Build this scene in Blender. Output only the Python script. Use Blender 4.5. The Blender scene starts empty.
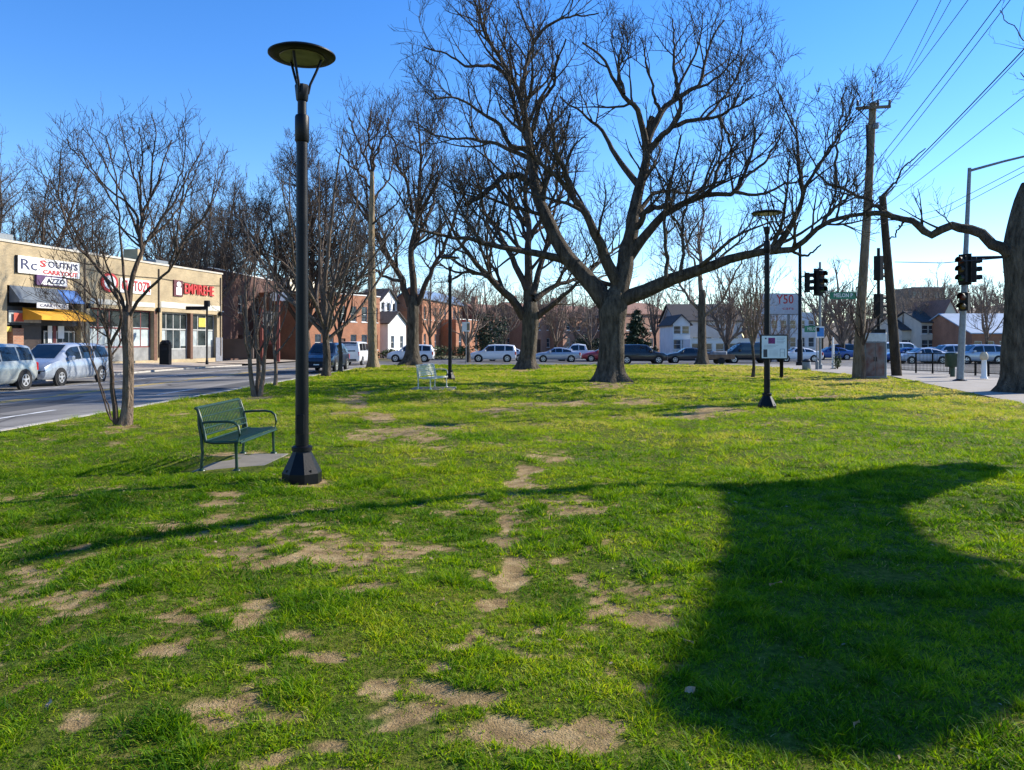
import bpy, math, random
import numpy as np
from mathutils import Vector

# ------------------------------------------------------------------ basics
F, HZ, CH = 760.0, 341.0, 1.75          # focal length in px, horizon row, eye height
SC = bpy.context.scene
COL = SC.collection
RAD = math.radians

def sstep(a, b, v):
    t = np.clip((np.asarray(v, float) - a) / (b - a), 0, 1)
    return t * t * (3 - 2 * t)

def G(x, y):
    """height of the terrain"""
    x = np.asarray(x, float); y = np.asarray(y, float)
    z = -0.25 * sstep(45, 75, y)
    near = 1 - sstep(30, 48, y)
    side = sstep(-9.9, -8.6, x)
    b = (0.022 * np.sin(x * 1.3 + 0.7 * y) + 0.018 * np.sin(0.9 * y - 0.6 * x + 2) +
         0.012 * np.sin(3.1 * x + 1.7 * y + 1) + 0.010 * np.sin(2.3 * y - 2.9 * x))
    flat = 1 - 0.9*np.exp(-((x+3.9)**2 + (y-10.9)**2)/3.0)
    return z + b * near * side * flat

def g(x, y):
    return float(G(x, y))

def at(px, py, Y):
    """world point that stands at depth Y behind a pixel"""
    return Vector(((px - 512) / F * Y, Y, CH - (py - HZ) / F * Y))

def X(px, Y):
    return (px - 512) / F * Y

# ------------------------------------------------------------------ materials
MATS = {}
def nodes_of(m):
    m.use_nodes = True
    return m.node_tree.nodes, m.node_tree.links

def mat(name, col, rough=0.7, var=0.15, scale=6.0, bump=0.0, bscale=40.0, metal=0.0, spec=0.5, col2=None, stretch=None, trans=0.0, coat=0.0):
    if name in MATS: return MATS[name]
    m = bpy.data.materials.new(name); N, L = nodes_of(m)
    p = N['Principled BSDF']
    p.inputs['Roughness'].default_value = rough
    p.inputs['Metallic'].default_value = metal
    p.inputs['Specular IOR Level'].default_value = spec
    p.inputs['Coat Weight'].default_value = coat
    tc = N.new('ShaderNodeTexCoord')
    src = tc.outputs['Object']
    if stretch:
        mp = N.new('ShaderNodeMapping'); mp.inputs['Scale'].default_value = stretch
        L.new(src, mp.inputs['Vector']); src = mp.outputs['Vector']
    nz = N.new('ShaderNodeTexNoise'); nz.inputs['Scale'].default_value = scale; nz.inputs['Detail'].default_value = 6
    L.new(src, nz.inputs['Vector'])
    rp = N.new('ShaderNodeValToRGB')
    c = np.array(col[:3]); d = np.array(col2[:3]) if col2 else c * (1 + var)
    a = c * (1 - var) if not col2 else c
    rp.color_ramp.elements[0].position = 0.35; rp.color_ramp.elements[1].position = 0.68
    rp.color_ramp.elements[0].color = (*a, 1); rp.color_ramp.elements[1].color = (*np.clip(d, 0, 1), 1)
    L.new(nz.outputs['Fac'], rp.inputs['Fac']); L.new(rp.outputs['Color'], p.inputs['Base Color'])
    if bump:
        nb = N.new('ShaderNodeTexNoise'); nb.inputs['Scale'].default_value = bscale; nb.inputs['Detail'].default_value = 5
        L.new(src, nb.inputs['Vector'])
        bp = N.new('ShaderNodeBump'); bp.inputs['Strength'].default_value = bump; bp.inputs['Distance'].default_value = 0.02
        L.new(nb.outputs['Fac'], bp.inputs['Height']); L.new(bp.outputs['Normal'], p.inputs['Normal'])
    MATS[name] = m
    return m

def brick_mat(name, c1, c2, mortar, scale=1.0):
    if name in MATS: return MATS[name]
    m = bpy.data.materials.new(name); N, L = nodes_of(m); p = N['Principled BSDF']
    p.inputs['Roughness'].default_value = 0.85
    tc = N.new('ShaderNodeTexCoord'); sp = N.new('ShaderNodeSeparateXYZ'); cb = N.new('ShaderNodeCombineXYZ')
    ad = N.new('ShaderNodeMath'); ad.operation = 'ADD'
    L.new(tc.outputs['Object'], sp.inputs[0]); L.new(sp.outputs['X'], ad.inputs[0]); L.new(sp.outputs['Y'], ad.inputs[1])
    L.new(ad.outputs[0], cb.inputs['X']); L.new(sp.outputs['Z'], cb.inputs['Y'])
    b = N.new('ShaderNodeTexBrick')
    b.inputs['Color1'].default_value = (*c1, 1); b.inputs['Color2'].default_value = (*c2, 1); b.inputs['Mortar'].default_value = (*mortar, 1)
    b.inputs['Scale'].default_value = scale; b.inputs['Mortar Size'].default_value = 0.012
    b.inputs['Brick Width'].default_value = 0.24; b.inputs['Row Height'].default_value = 0.085
    L.new(cb.outputs[0], b.inputs['Vector'])
    nz = N.new('ShaderNodeTexNoise'); nz.inputs['Scale'].default_value = 0.7; nz.inputs['Detail'].default_value = 8
    L.new(tc.outputs['Object'], nz.inputs['Vector'])
    mr = N.new('ShaderNodeMapRange'); mr.inputs['From Min'].default_value = 0.3; mr.inputs['From Max'].default_value = 0.7
    mr.inputs['To Min'].default_value = 0.72; mr.inputs['To Max'].default_value = 1.12
    L.new(nz.outputs['Fac'], mr.inputs['Value'])
    mx = N.new('ShaderNodeMix'); mx.data_type = 'RGBA'; mx.blend_type = 'MULTIPLY'; mx.inputs['Factor'].default_value = 1
    L.new(b.outputs['Color'], mx.inputs[6]); L.new(mr.outputs[0], mx.inputs[7]); L.new(mx.outputs[2], p.inputs['Base Color'])
    bp = N.new('ShaderNodeBump'); bp.inputs['Strength'].default_value = 0.3; bp.inputs['Distance'].default_value = 0.01
    L.new(b.outputs['Fac'], bp.inputs['Height']); bp.invert = True; L.new(bp.outputs['Normal'], p.inputs['Normal'])
    MATS[name] = m
    return m

def bark_mat(name, dark, light, scale=5.0):
    if name in MATS: return MATS[name]
    m = bpy.data.materials.new(name); N, L = nodes_of(m); p = N['Principled BSDF']
    p.inputs['Roughness'].default_value = 0.9; p.inputs['Specular IOR Level'].default_value = 0.15
    tc = N.new('ShaderNodeTexCoord'); mp = N.new('ShaderNodeMapping'); mp.inputs['Scale'].default_value = (1, 1, 0.28)
    L.new(tc.outputs['Object'], mp.inputs['Vector'])
    vo = N.new('ShaderNodeTexVoronoi'); vo.inputs['Scale'].default_value = scale * 3; vo.feature = 'DISTANCE_TO_EDGE'
    nz = N.new('ShaderNodeTexNoise'); nz.inputs['Scale'].default_value = scale; nz.inputs['Detail'].default_value = 9; nz.inputs['Roughness'].default_value = 0.65
    L.new(mp.outputs[0], nz.inputs['Vector'])
    mxv = N.new('ShaderNodeMix'); mxv.data_type = 'RGBA'; mxv.inputs['Factor'].default_value = 0.12
    L.new(mp.outputs[0], mxv.inputs[6]); L.new(nz.outputs['Color'], mxv.inputs[7]); L.new(mxv.outputs[2], vo.inputs['Vector'])
    rp = N.new('ShaderNodeValToRGB')
    rp.color_ramp.elements[0].position = 0.32; rp.color_ramp.elements[1].position = 0.7
    rp.color_ramp.elements[0].color = (*dark, 1); rp.color_ramp.elements[1].color = (*light, 1)
    L.new(nz.outputs['Fac'], rp.inputs['Fac']); L.new(rp.outputs['Color'], p.inputs['Base Color'])
    ad = N.new('ShaderNodeMath'); ad.operation = 'ADD'; L.new(vo.outputs['Distance'], ad.inputs[0]); L.new(nz.outputs['Fac'], ad.inputs[1])
    bp = N.new('ShaderNodeBump'); bp.inputs['Strength'].default_value = 1.0; bp.inputs['Distance'].default_value = 0.12
    L.new(ad.outputs[0], bp.inputs['Height']); L.new(bp.outputs['Normal'], p.inputs['Normal'])
    MATS[name] = m
    return m

def glass_mat(name, col, rough=0.06):
    return mat(name, col, rough, 0.5, 1.2, spec=0.8)

black_metal = mat('black painted metal', (0.003, 0.0035, 0.005), 0.45, 0.3, 9, 0.08, 60, spec=0.22)
green_metal = mat('green painted metal', (0.006, 0.034, 0.018), 0.4, 0.2, 12, 0.05, 80)
glare_metal = mat('glare-painted pale metal', (0.52, 0.52, 0.42), 0.45, 0.15, 12)  # sun glare on the far bench put into its pale colour
grey_metal = mat('galvanised metal', (0.20, 0.22, 0.235), 0.5, 0.15, 8, metal=0.4)
concrete = mat('concrete', (0.19, 0.168, 0.135), 0.9, 0.15, 3.0, 0.3, 60)
kerb_m = mat('kerb concrete', (0.40, 0.37, 0.33), 0.9, 0.2, 2.0, 0.3, 50)
rubber = mat('tyre rubber', (0.015, 0.015, 0.016), 0.85, 0.2)
alloy = mat('alloy rim', (0.62, 0.63, 0.65), 0.3, 0.1, metal=0.6)
white_paint = mat('white paint', (0.78, 0.78, 0.76), 0.6, 0.06, 2)
dark_void = mat('shade and trim black', (0.015, 0.015, 0.016), 0.9, 0.3)
car_glass = glass_mat('car glass', (0.012, 0.018, 0.024), 0.05)
shop_glass = glass_mat('shop glass', (0.035, 0.045, 0.045), 0.08)
house_glass = glass_mat('house glass', (0.05, 0.065, 0.08), 0.1)
pale_curtain = mat('pale curtain behind glass', (0.42, 0.47, 0.47), 0.25, 0.25, 1.5)
bark_oak = bark_mat('oak bark', (0.035, 0.029, 0.022), (0.19, 0.155, 0.115), 6)
bark_limb = bark_mat('limb bark', (0.034, 0.027, 0.021), (0.165, 0.132, 0.10), 6)
bark_myrtle = bark_mat('smooth tan bark', (0.11, 0.078, 0.055), (0.30, 0.22, 0.16), 5)
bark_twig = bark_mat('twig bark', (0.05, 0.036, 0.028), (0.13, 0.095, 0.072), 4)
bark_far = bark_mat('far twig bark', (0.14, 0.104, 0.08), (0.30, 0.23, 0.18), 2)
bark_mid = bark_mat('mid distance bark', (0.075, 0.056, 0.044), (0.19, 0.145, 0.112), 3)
bark_pale = bark_mat('pale trunk bark', (0.20, 0.145, 0.085), (0.38, 0.29, 0.18), 3)
pole_wood = bark_mat('weathered pole wood', (0.13, 0.098, 0.066), (0.30, 0.24, 0.17), 3)
pole_dark = bark_mat('dark pole wood', (0.03, 0.024, 0.018), (0.09, 0.07, 0.05), 3)

# ------------------------------------------------------------------ mesh helpers
def mesh_np(name, V, faces, smooth=False):
    me = bpy.data.meshes.new(name)
    V = np.asarray(V, np.float32)
    faces = [np.asarray(f, np.int32) for f in faces if len(f)]
    me.vertices.add(len(V)); me.vertices.foreach_set('co', V.ravel())
    nl = sum(f.size for f in faces); nf = sum(len(f) for f in faces)
    me.loops.add(nl); me.polygons.add(nf)
    me.loops.foreach_set('vertex_index', np.concatenate([f.ravel() for f in faces]))
    tot = np.concatenate([np.full(len(f), f.shape[1], np.int32) for f in faces])
    st = np.concatenate([[0], np.cumsum(tot)[:-1]]).astype(np.int32)
    me.polygons.foreach_set('loop_start', st)
    if smooth: me.polygons.foreach_set('use_smooth', np.ones(nf, bool))
    me.update(calc_edges=True); me.validate()
    return me

class MB:
    def __init__(s): s.v = []; s.f = []
    def add(s, vs, fs):
        b = len(s.v); s.v += [tuple(p) for p in vs]; s.f += [tuple(i + b for i in f) for f in fs]; return s
    def box(s, x0, x1, y0, y1, z0, z1):
        return s.add([(x0,y0,z0),(x1,y0,z0),(x1,y1,z0),(x0,y1,z0),(x0,y0,z1),(x1,y0,z1),(x1,y1,z1),(x0,y1,z1)],
                     [(0,3,2,1),(4,5,6,7),(0,1,5,4),(1,2,6,5),(2,3,7,6),(3,0,4,7)])
    def rbox(s, x0, x1, y0, y1, z0, z1, b=0.02):
        """box with chamfered vertical and top edges"""
        def ring(z, i): return [(x0+b+i-i,y0+i,z),(x1-b,y0+i,z),(x1-i,y0+b,z),(x1-i,y1-b,z),(x1-b,y1-i,z),(x0+b,y1-i,z),(x0+i,y1-b,z),(x0+i,y0+b,z)]
        return s.loft([ring(z0,0), ring(z1-b,0), [(min(max(x,x0+b),x1-b),min(max(y,y0+b),y1-b),z1) for x,y,z in ring(z1,0)]])
    def loft(s, rings, caps=True, closed=True):
        n = len(rings[0]); vs = [p for r in rings for p in r]; fs = []
        for k in range(len(rings) - 1):
            for i in range(n if closed else n - 1):
                j = (i + 1) % n; fs.append((k*n+i, k*n+j, (k+1)*n+j, (k+1)*n+i))
        if caps: fs.append(tuple(range(n))[::-1]); fs.append(tuple((len(rings)-1)*n + i for i in range(n)))
        return s.add(vs, fs)
    def lathe(s, prof, n=16, c=(0,0,0), axis='z', caps=True):
        rings = []
        for r, h in prof:
            ring = []
            for i in range(n):
                a = 2*math.pi*(i+0.5)/n; u, w = r*math.cos(a), r*math.sin(a)
                ring.append((c[0]+u,c[1]+w,c[2]+h) if axis=='z' else ((c[0]+w,c[1]+h,c[2]+u) if axis=='y' else (c[0]+h,c[1]+u,c[2]+w)))
            rings.append(ring)
        return s.loft(rings, caps)
    def tube(s, pts, r, n=8, caps=True):
        pts = [Vector(p) for p in pts]; rs = r if isinstance(r, (list, tuple)) else [r]*len(pts)
        rings = []; up = None
        for i, p in enumerate(pts):
            t = (pts[min(i+1, len(pts)-1)] - pts[max(i-1, 0)]).normalized()
            if up is None: up = Vector((0,0,1)) if abs(t.z) < 0.9 else Vector((1,0,0))
            u = t.cross(up)
            if u.length < 1e-4: u = t.cross(Vector((0,1,0.3)))
            u.normalize(); w = t.cross(u); up = -w if False else up
            rings.append([p + (u*math.cos(2*math.pi*k/n) + w*math.sin(2*math.pi*k/n))*rs[i] for k in range(n)])
        return s.loft(rings, caps)
    def quad(s, a, b, c, d): return s.add([a,b,c,d], [(0,1,2,3)])
    def bar(s, a, b, w, h):
        """square bar between two points"""
        a = Vector(a); b = Vector(b); t = (b-a).normalized()
        u = t.cross(Vector((0,0,1)));  u = u.normalized() if u.length > 1e-3 else Vector((1,0,0)); v = u.cross(t)
        R = lambda p: [p-u*w/2-v*h/2, p+u*w/2-v*h/2, p+u*w/2+v*h/2, p-u*w/2+v*h/2]
        return s.loft([R(a), R(b)])
    def build(s, name, m, parent=None, smooth=None, loc=None):
        me = bpy.data.meshes.new(name); me.from_pydata(s.v, [], s.f); me.update()
        import bmesh
        bm = bmesh.new(); bm.from_mesh(me); bmesh.ops.recalc_face_normals(bm, faces=bm.faces); bm.to_mesh(me); bm.free()
        if smooth:
            me.polygons.foreach_set('use_smooth', [True]*len(me.polygons)); me.set_sharp_from_angle(angle=RAD(smooth))
        return link(name, me, m, parent, loc)

def link(name, me, m, parent=None, loc=None):
    o = bpy.data.objects.new(name, me); COL.objects.link(o)
    if m is not None: me.materials.append(m)
    if parent: o.parent = parent
    if loc is not None: o.location = loc
    return o

def thing(name, label, cat, loc=(0,0,0), rz=0.0, group=None):
    o = bpy.data.objects.new(name, None); COL.objects.link(o); o.empty_display_size = 0.2
    o.location = loc; o.rotation_euler = (0,0,rz)
    return tag(o, label, cat, group)
def tag(o, label, cat, group=None):
    o['label'] = label; o['category'] = cat
    if group: o['group'] = group
    return o
def struct(o): o['kind'] = 'structure'; return o
def stuff(o): o['kind'] = 'stuff'; return o

def copy_tree(o, parent=None):
    c = o.copy(); COL.objects.link(c)
    if parent: c.parent = parent
    for ch in list(o.children): copy_tree(ch, c)
    return c
def set_mat(root, part, m):
    for ch in root.children:
        if ch.name.split('.')[0] == part:
            ch.material_slots[0].link = 'OBJECT'; ch.material_slots[0].material = m

def text(body, size, m, parent, loc, rot=(RAD(90),0,0), ext=0.01, name='lettering', width=None, bold=0.0):
    cu = bpy.data.curves.new('lettering', 'FONT'); cu.body = body; cu.size = size; cu.extrude = ext
    cu.align_x = 'CENTER'; cu.align_y = 'CENTER'; cu.resolution_u = 2; cu.offset = bold
    tmp = bpy.data.objects.new('lettering_curve', cu); COL.objects.link(tmp)
    dg = bpy.context.evaluated_depsgraph_get()
    me = bpy.data.meshes.new_from_object(tmp.evaluated_get(dg)); bpy.data.objects.remove(tmp)
    o = link(name, me, None, parent); me.materials.clear(); me.materials.append(m)
    o.location = loc; o.rotation_euler = rot
    if width:
        xs = [v.co.x for v in me.vertices]; k = width / (max(xs) - min(xs)); o.scale = (k, 1, 1)
    return o

# ------------------------------------------------------------------ camera, sky, sun
cam = bpy.data.objects.new('camera', bpy.data.cameras.new('camera')); COL.objects.link(cam)
cam.location = (0, 0, CH); cam.rotation_euler = (RAD(90), 0, 0)
cam.data.sensor_width = 36; cam.data.lens = F / 1024 * 36; cam.data.shift_y = -(385 - HZ) / 1024
cam.data.clip_start = 0.05; cam.data.clip_end = 5000
SC.camera = cam
SUN_AZ, SUN_EL = RAD(67), RAD(30)       # azimuth measured from the view direction to the right
to_sun = Vector((math.sin(SUN_AZ)*math.cos(SUN_EL), math.cos(SUN_AZ)*math.cos(SUN_EL), math.sin(SUN_EL)))
sun = bpy.data.objects.new('sun', bpy.data.lights.new('sun', 'SUN')); COL.objects.link(sun)
sun.data.energy = 4.5; sun.data.angle = RAD(0.55); sun.data.color = (1.0, 0.93, 0.80)
sun.rotation_euler = to_sun.to_track_quat('Z', 'Y').to_euler(); sun.location = (30, 15, 40)
W = bpy.data.worlds.new('World'); SC.world = W; W.use_nodes = True
N, L = W.node_tree.nodes, W.node_tree.links
sky = N.new('ShaderNodeTexSky'); sky.sky_type = 'NISHITA'; sky.sun_disc = False
sky.sun_elevation = SUN_EL; sky.sun_rotation = SUN_AZ; sky.altitude = 200; sky.air_density = 1.0; sky.dust_density = 0.0; sky.ozone_density = 3.2
hs = N.new('ShaderNodeHueSaturation'); hs.inputs['Hue'].default_value = 0.511; hs.inputs['Saturation'].default_value = 1.3; hs.inputs['Value'].default_value = 1.0
L.new(sky.outputs[0], hs.inputs['Color']); L.new(hs.outputs[0], N['Background'].inputs['Color'])
N['Background'].inputs['Strength'].default_value = 0.138
SC.view_settings.view_transform = 'Standard'; SC.view_settings.look = 'None'; SC.view_settings.gamma = 1; SC.view_settings.exposure = 0.9
SC.view_settings.use_curve_mapping = False

# ------------------------------------------------------------------ lawn, with worn patches
def vnoise(x, y, s=1.0, seed=0):
    """cheap smooth value noise"""
    x = np.asarray(x)*s + seed*17.3; y = np.asarray(y)*s + seed*9.1
    xi = np.floor(x).astype(np.int64); yi = np.floor(y).astype(np.int64); fx = x-xi; fy = y-yi
    fx = fx*fx*(3-2*fx); fy = fy*fy*(3-2*fy)
    def h(a, b):
        v = (a*374761393 + b*668265263 + seed*1442695) & 0x7fffffff
        v = ((v ^ (v >> 13))*1274126177) & 0x7fffffff
        return ((v ^ (v >> 16)) & 0xffff)/65535.0
    return (h(xi,yi)*(1-fx)+h(xi+1,yi)*fx)*(1-fy) + (h(xi,yi+1)*(1-fx)+h(xi+1,yi+1)*fx)*fy
def fbm(x, y, s, seed=0):
    return 0.5*vnoise(x,y,s,seed)+0.27*vnoise(x,y,s*2.1,seed+1)+0.15*vnoise(x,y,s*4.3,seed+2)+0.08*vnoise(x,y,s*8.9,seed+3)

WORN = [(400,432,52,8),(368,437,30,6),(440,428,40,5),(352,400,18,6),(362,392,14,3),(345,414,22,3),(552,457,36,6),(520,482,20,6),(533,470,14,4),
        (508,516,12,3),(502,538,20,6),(512,560,16,7),(508,582,22,12),(495,600,14,5),(600,606,22,5),(642,616,38,11),(668,604,14,4),(368,592,46,8),(352,567,26,5),
        (262,606,26,11),(248,622,34,9),(290,545,22,4),(208,503,30,5),(225,494,24,3),(405,708,48,26),(380,690,30,14),(435,690,30,10),(250,712,62,17),(212,724,34,10),
        (550,740,92,20),(600,728,40,12),(500,728,30,12),(165,655,22,8),(72,722,22,12),(98,553,20,5),(150,655,12,4),(545,405,40,4),(500,411,36,3),(575,403,26,3),
        (715,410,52,6),(690,416,30,4),(640,403,26,2.5),(302,482,34,8),(506,530,8,16),(512,575,12,20),(524,474,9,10),(486,604,9,7),(470,640,9,7),(440,668,12,8),(420,440,30,6),(380,420,20,8),(358,404,12,8),(470,402,20,2),(800,398,26,2.5),(830,396,20,2),(480,575,10,6),(455,648,24,7),(440,590,14,5),
        (330,660,14,5),(560,560,12,4),(175,620,26,6),(120,640,20,6),(45,650,22,7),(30,572,22,5),(300,640,20,6),(330,745,26,9),(470,700,30,8),(610,384,34,5),(525,370,18,2.5),(410,366,18,2),
        (118,428,22,4),(127,428,22,4),(258,398,16,3),(275,385,8,2),(783,378,8,2),(752,377,9,2),(873,380,30,3),(850,381,20,3)]
def worn(x, y):
    x = np.asarray(x, float); y = np.asarray(y, float); ys = np.maximum(y, 1.5)
    px = 512 + x/ys*F; py = HZ + CH*F/ys
    m = np.full(x.shape, -1.0)
    for cx, cy, rx, ry in WORN:
        d = 1 - np.sqrt(((px-cx)/rx)**2 + ((py-cy)/ry)**2)
        m = np.maximum(m, np.clip(d, -1, 0.6))
    n = fbm(x, y, 1.6, 3) - 0.5; n2 = fbm(x, y, 6.0, 7) - 0.5
    n3 = fbm(x, y, 15.0, 17) - 0.5
    m = m*0.95 + n*1.1 + n2*1.3 + n3*1.1 - 0.05
    left = sstep(3.0, 0.5, x) * sstep(12, 6, y)            # thinner turf in the left foreground
    m2 = (fbm(x, y, 1.1, 11) - 0.66 + 0.14*left)*2.2 + n2*1.3 + n3*1.4
    m = np.maximum(m, m2 - 0.10 - 0.6*sstep(0.6, 2.2, x)*sstep(14, 9, y))
    return np.clip(m*1.5 + 0.12, 0, 1)

def x_left(y): return -9.9 + 6.0*np.clip((np.asarray(y)-55)/5, 0, 1)**3
def x_right(y):
    y = np.asarray(y, float)
    return np.where(y < 37.7, 14.2 + 0.277*(y-21.1), 18.8 - 1.2*sstep(37.7, 39.5, y) - 3.5*np.clip((y-55)/5,0,1)**3)
ys = np.concatenate([np.linspace(-8, 2, 24), np.arange(2.06, 13, 0.06), 13*(60.0/13)**np.linspace(0, 1, 130)])
us = np.linspace(0, 1, 330)
YY = np.repeat(ys[:,None], len(us), 1); XL = x_left(ys)[:,None]; XR = x_right(ys)[:,None]
XX = XL + (XR-XL)*us[None,:]
ZZ = G(XX, YY); bare_v = worn(XX, YY); ZZ = ZZ - 0.015*bare_v
nr, nc = XX.shape; ii = np.arange(nr*nc).reshape(nr, nc)
fq = np.stack([ii[:-1,:-1], ii[:-1,1:], ii[1:,1:], ii[1:,:-1]], -1).reshape(-1, 4)
me = mesh_np('lawn', np.stack([XX,YY,ZZ], -1).reshape(-1,3), [fq], True)
a = me.attributes.new('worn', 'FLOAT', 'POINT'); a.data.foreach_set('value', bare_v.ravel().astype(np.float32))
lm = bpy.data.materials.new('lawn'); N, L = nodes_of(lm); p = N['Principled BSDF']; p.inputs['Roughness'].default_value = 0.95; p.inputs['Specular IOR Level'].default_value = 0.1
at_ = N.new('ShaderNodeAttribute'); at_.attribute_name = 'worn'
tc = N.new('ShaderNodeTexCoord')
def noise(sc, det=6):
    n = N.new('ShaderNodeTexNoise'); n.inputs['Scale'].default_value = sc; n.inputs['Detail'].default_value = det; n.inputs['Roughness'].default_value = 0.62
    L.new(tc.outputs['Object'], n.inputs['Vector']); return n
def ramp(src, stops):
    r = N.new('ShaderNodeValToRGB'); e = r.color_ramp.elements
    while len(e) < len(stops): e.new(0.5)
    for k, (pos, c) in enumerate(stops): e[k].position = pos; e[k].color = (*c, 1)
    L.new(src, r.inputs['Fac']); return r
soiln = noise(7, 9); big = noise(0.16, 3); mid = noise(1.3); fine = noise(22, 6); ff = noise(90, 4)
gr = ramp(fine.outputs['Fac'], [(0.30,(0.035,0.048,0.008)),(0.50,(0.10,0.125,0.014)),(0.70,(0.20,0.20,0.05))])
gy = ramp(mid.outputs['Fac'], [(0.35,(0.75,0.95,0.8)),(0.68,(1.35,1.15,0.9))])
mg = N.new('ShaderNodeMix'); mg.data_type='RGBA'; mg.blend_type='MULTIPLY'; mg.inputs['Factor'].default_value=1
L.new(gr.outputs[0], mg.inputs[6]); L.new(gy.outputs[0], mg.inputs[7])
so = ramp(soiln.outputs['Fac'], [(0.30,(0.22,0.150,0.072)),(0.5,(0.41,0.292,0.142)),(0.75,(0.55,0.42,0.23))])
m1 = N.new('ShaderNodeMath'); m1.operation='MULTIPLY_ADD'; m1.inputs[1].default_value = 0.9; m1.inputs[2].default_value = -0.45
L.new(fine.outputs['Fac'], m1.inputs[0])
m2 = N.new('ShaderNodeMath'); m2.operation='ADD'; L.new(at_.outputs['Fac'], m2.inputs[0]); L.new(m1.outputs[0], m2.inputs[1])
mr = N.new('ShaderNodeMapRange'); mr.inputs['From Min'].default_value=0.18; mr.inputs['From Max'].default_value=0.66; L.new(m2.outputs[0], mr.inputs['Value'])
mx = N.new('ShaderNodeMix'); mx.data_type='RGBA'; L.new(mr.outputs[0], mx.inputs['Factor']); L.new(mg.outputs[2], mx.inputs[6])
sv = ramp(noise(2.2, 5).outputs['Fac'], [(0.32,(0.62,0.60,0.55)),(0.62,(1.12,1.10,1.08))]); sf = ramp(ff.outputs['Fac'], [(0.35,(0.75,0.72,0.68)),(0.6,(1.05,1.05,1.05))])
sm = N.new('ShaderNodeMix'); sm.data_type='RGBA'; sm.blend_type='MULTIPLY'; sm.inputs['Factor'].default_value=1; L.new(so.outputs[0], sm.inputs[6]); L.new(sv.outputs[0], sm.inputs[7])
sn = N.new('ShaderNodeMix'); sn.data_type='RGBA'; sn.blend_type='MULTIPLY'; sn.inputs['Factor'].default_value=1; L.new(sm.outputs[2], sn.inputs[6]); L.new(sf.outputs[0], sn.inputs[7]); L.new(sn.outputs[2], mx.inputs[7])
L.new(mx.outputs[2], p.inputs['Base Color'])
bp = N.new('ShaderNodeBump'); bp.inputs['Strength'].default_value=0.9; bp.inputs['Distance'].default_value=0.03
ad = N.new('ShaderNodeMath'); ad.operation='ADD'; L.new(fine.outputs['Fac'], ad.inputs[0]); L.new(ff.outputs['Fac'], ad.inputs[1]); L.new(ad.outputs[0], bp.inputs['Height']); L.new(bp.outputs['Normal'], p.inputs['Normal'])
struct(link('lawn', me, lm))

# ------------------------------------------------------------------ grass blades
rng = np.random.default_rng(5)
gm = bpy.data.materials.new('grass blades'); N, L = nodes_of(gm)
for n in list(N):
    if n.type == 'BSDF_PRINCIPLED': N.remove(n)
out = [n for n in N if n.type == 'OUTPUT_MATERIAL'][0]
ga = N.new('ShaderNodeAttribute'); ga.attribute_name = 'tone'
gt = ramp(ga.outputs['Fac'], [(0.0,(0.022,0.080,0.003)),(0.28,(0.085,0.190,0.004)),(0.62,(0.235,0.345,0.006)),(0.85,(0.38,0.38,0.03)),(1.0,(0.50,0.41,0.20))])
df = N.new('ShaderNodeBsdfPrincipled'); df.inputs['Roughness'].default_value = 0.55; df.inputs['Specular IOR Level'].default_value = 0.12
tr = N.new('ShaderNodeBsdfTranslucent'); ms = N.new('ShaderNodeMixShader'); ms.inputs[0].default_value = 0.45
L.new(gt.outputs[0], df.inputs['Base Color'])
tb = N.new('ShaderNodeMix'); tb.data_type='RGBA'; tb.blend_type='MULTIPLY'; tb.inputs['Factor'].default_value=1; tb.inputs[7].default_value=(1.5,1.45,0.6,1)
L.new(gt.outputs[0], tb.inputs[6]); L.new(tb.outputs[2], tr.inputs['Color'])
L.new(df.outputs[0], ms.inputs[1]); L.new(tr.outputs[0], ms.inputs[2]); L.new(ms.outputs[0], out.inputs['Surface'])

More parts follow.
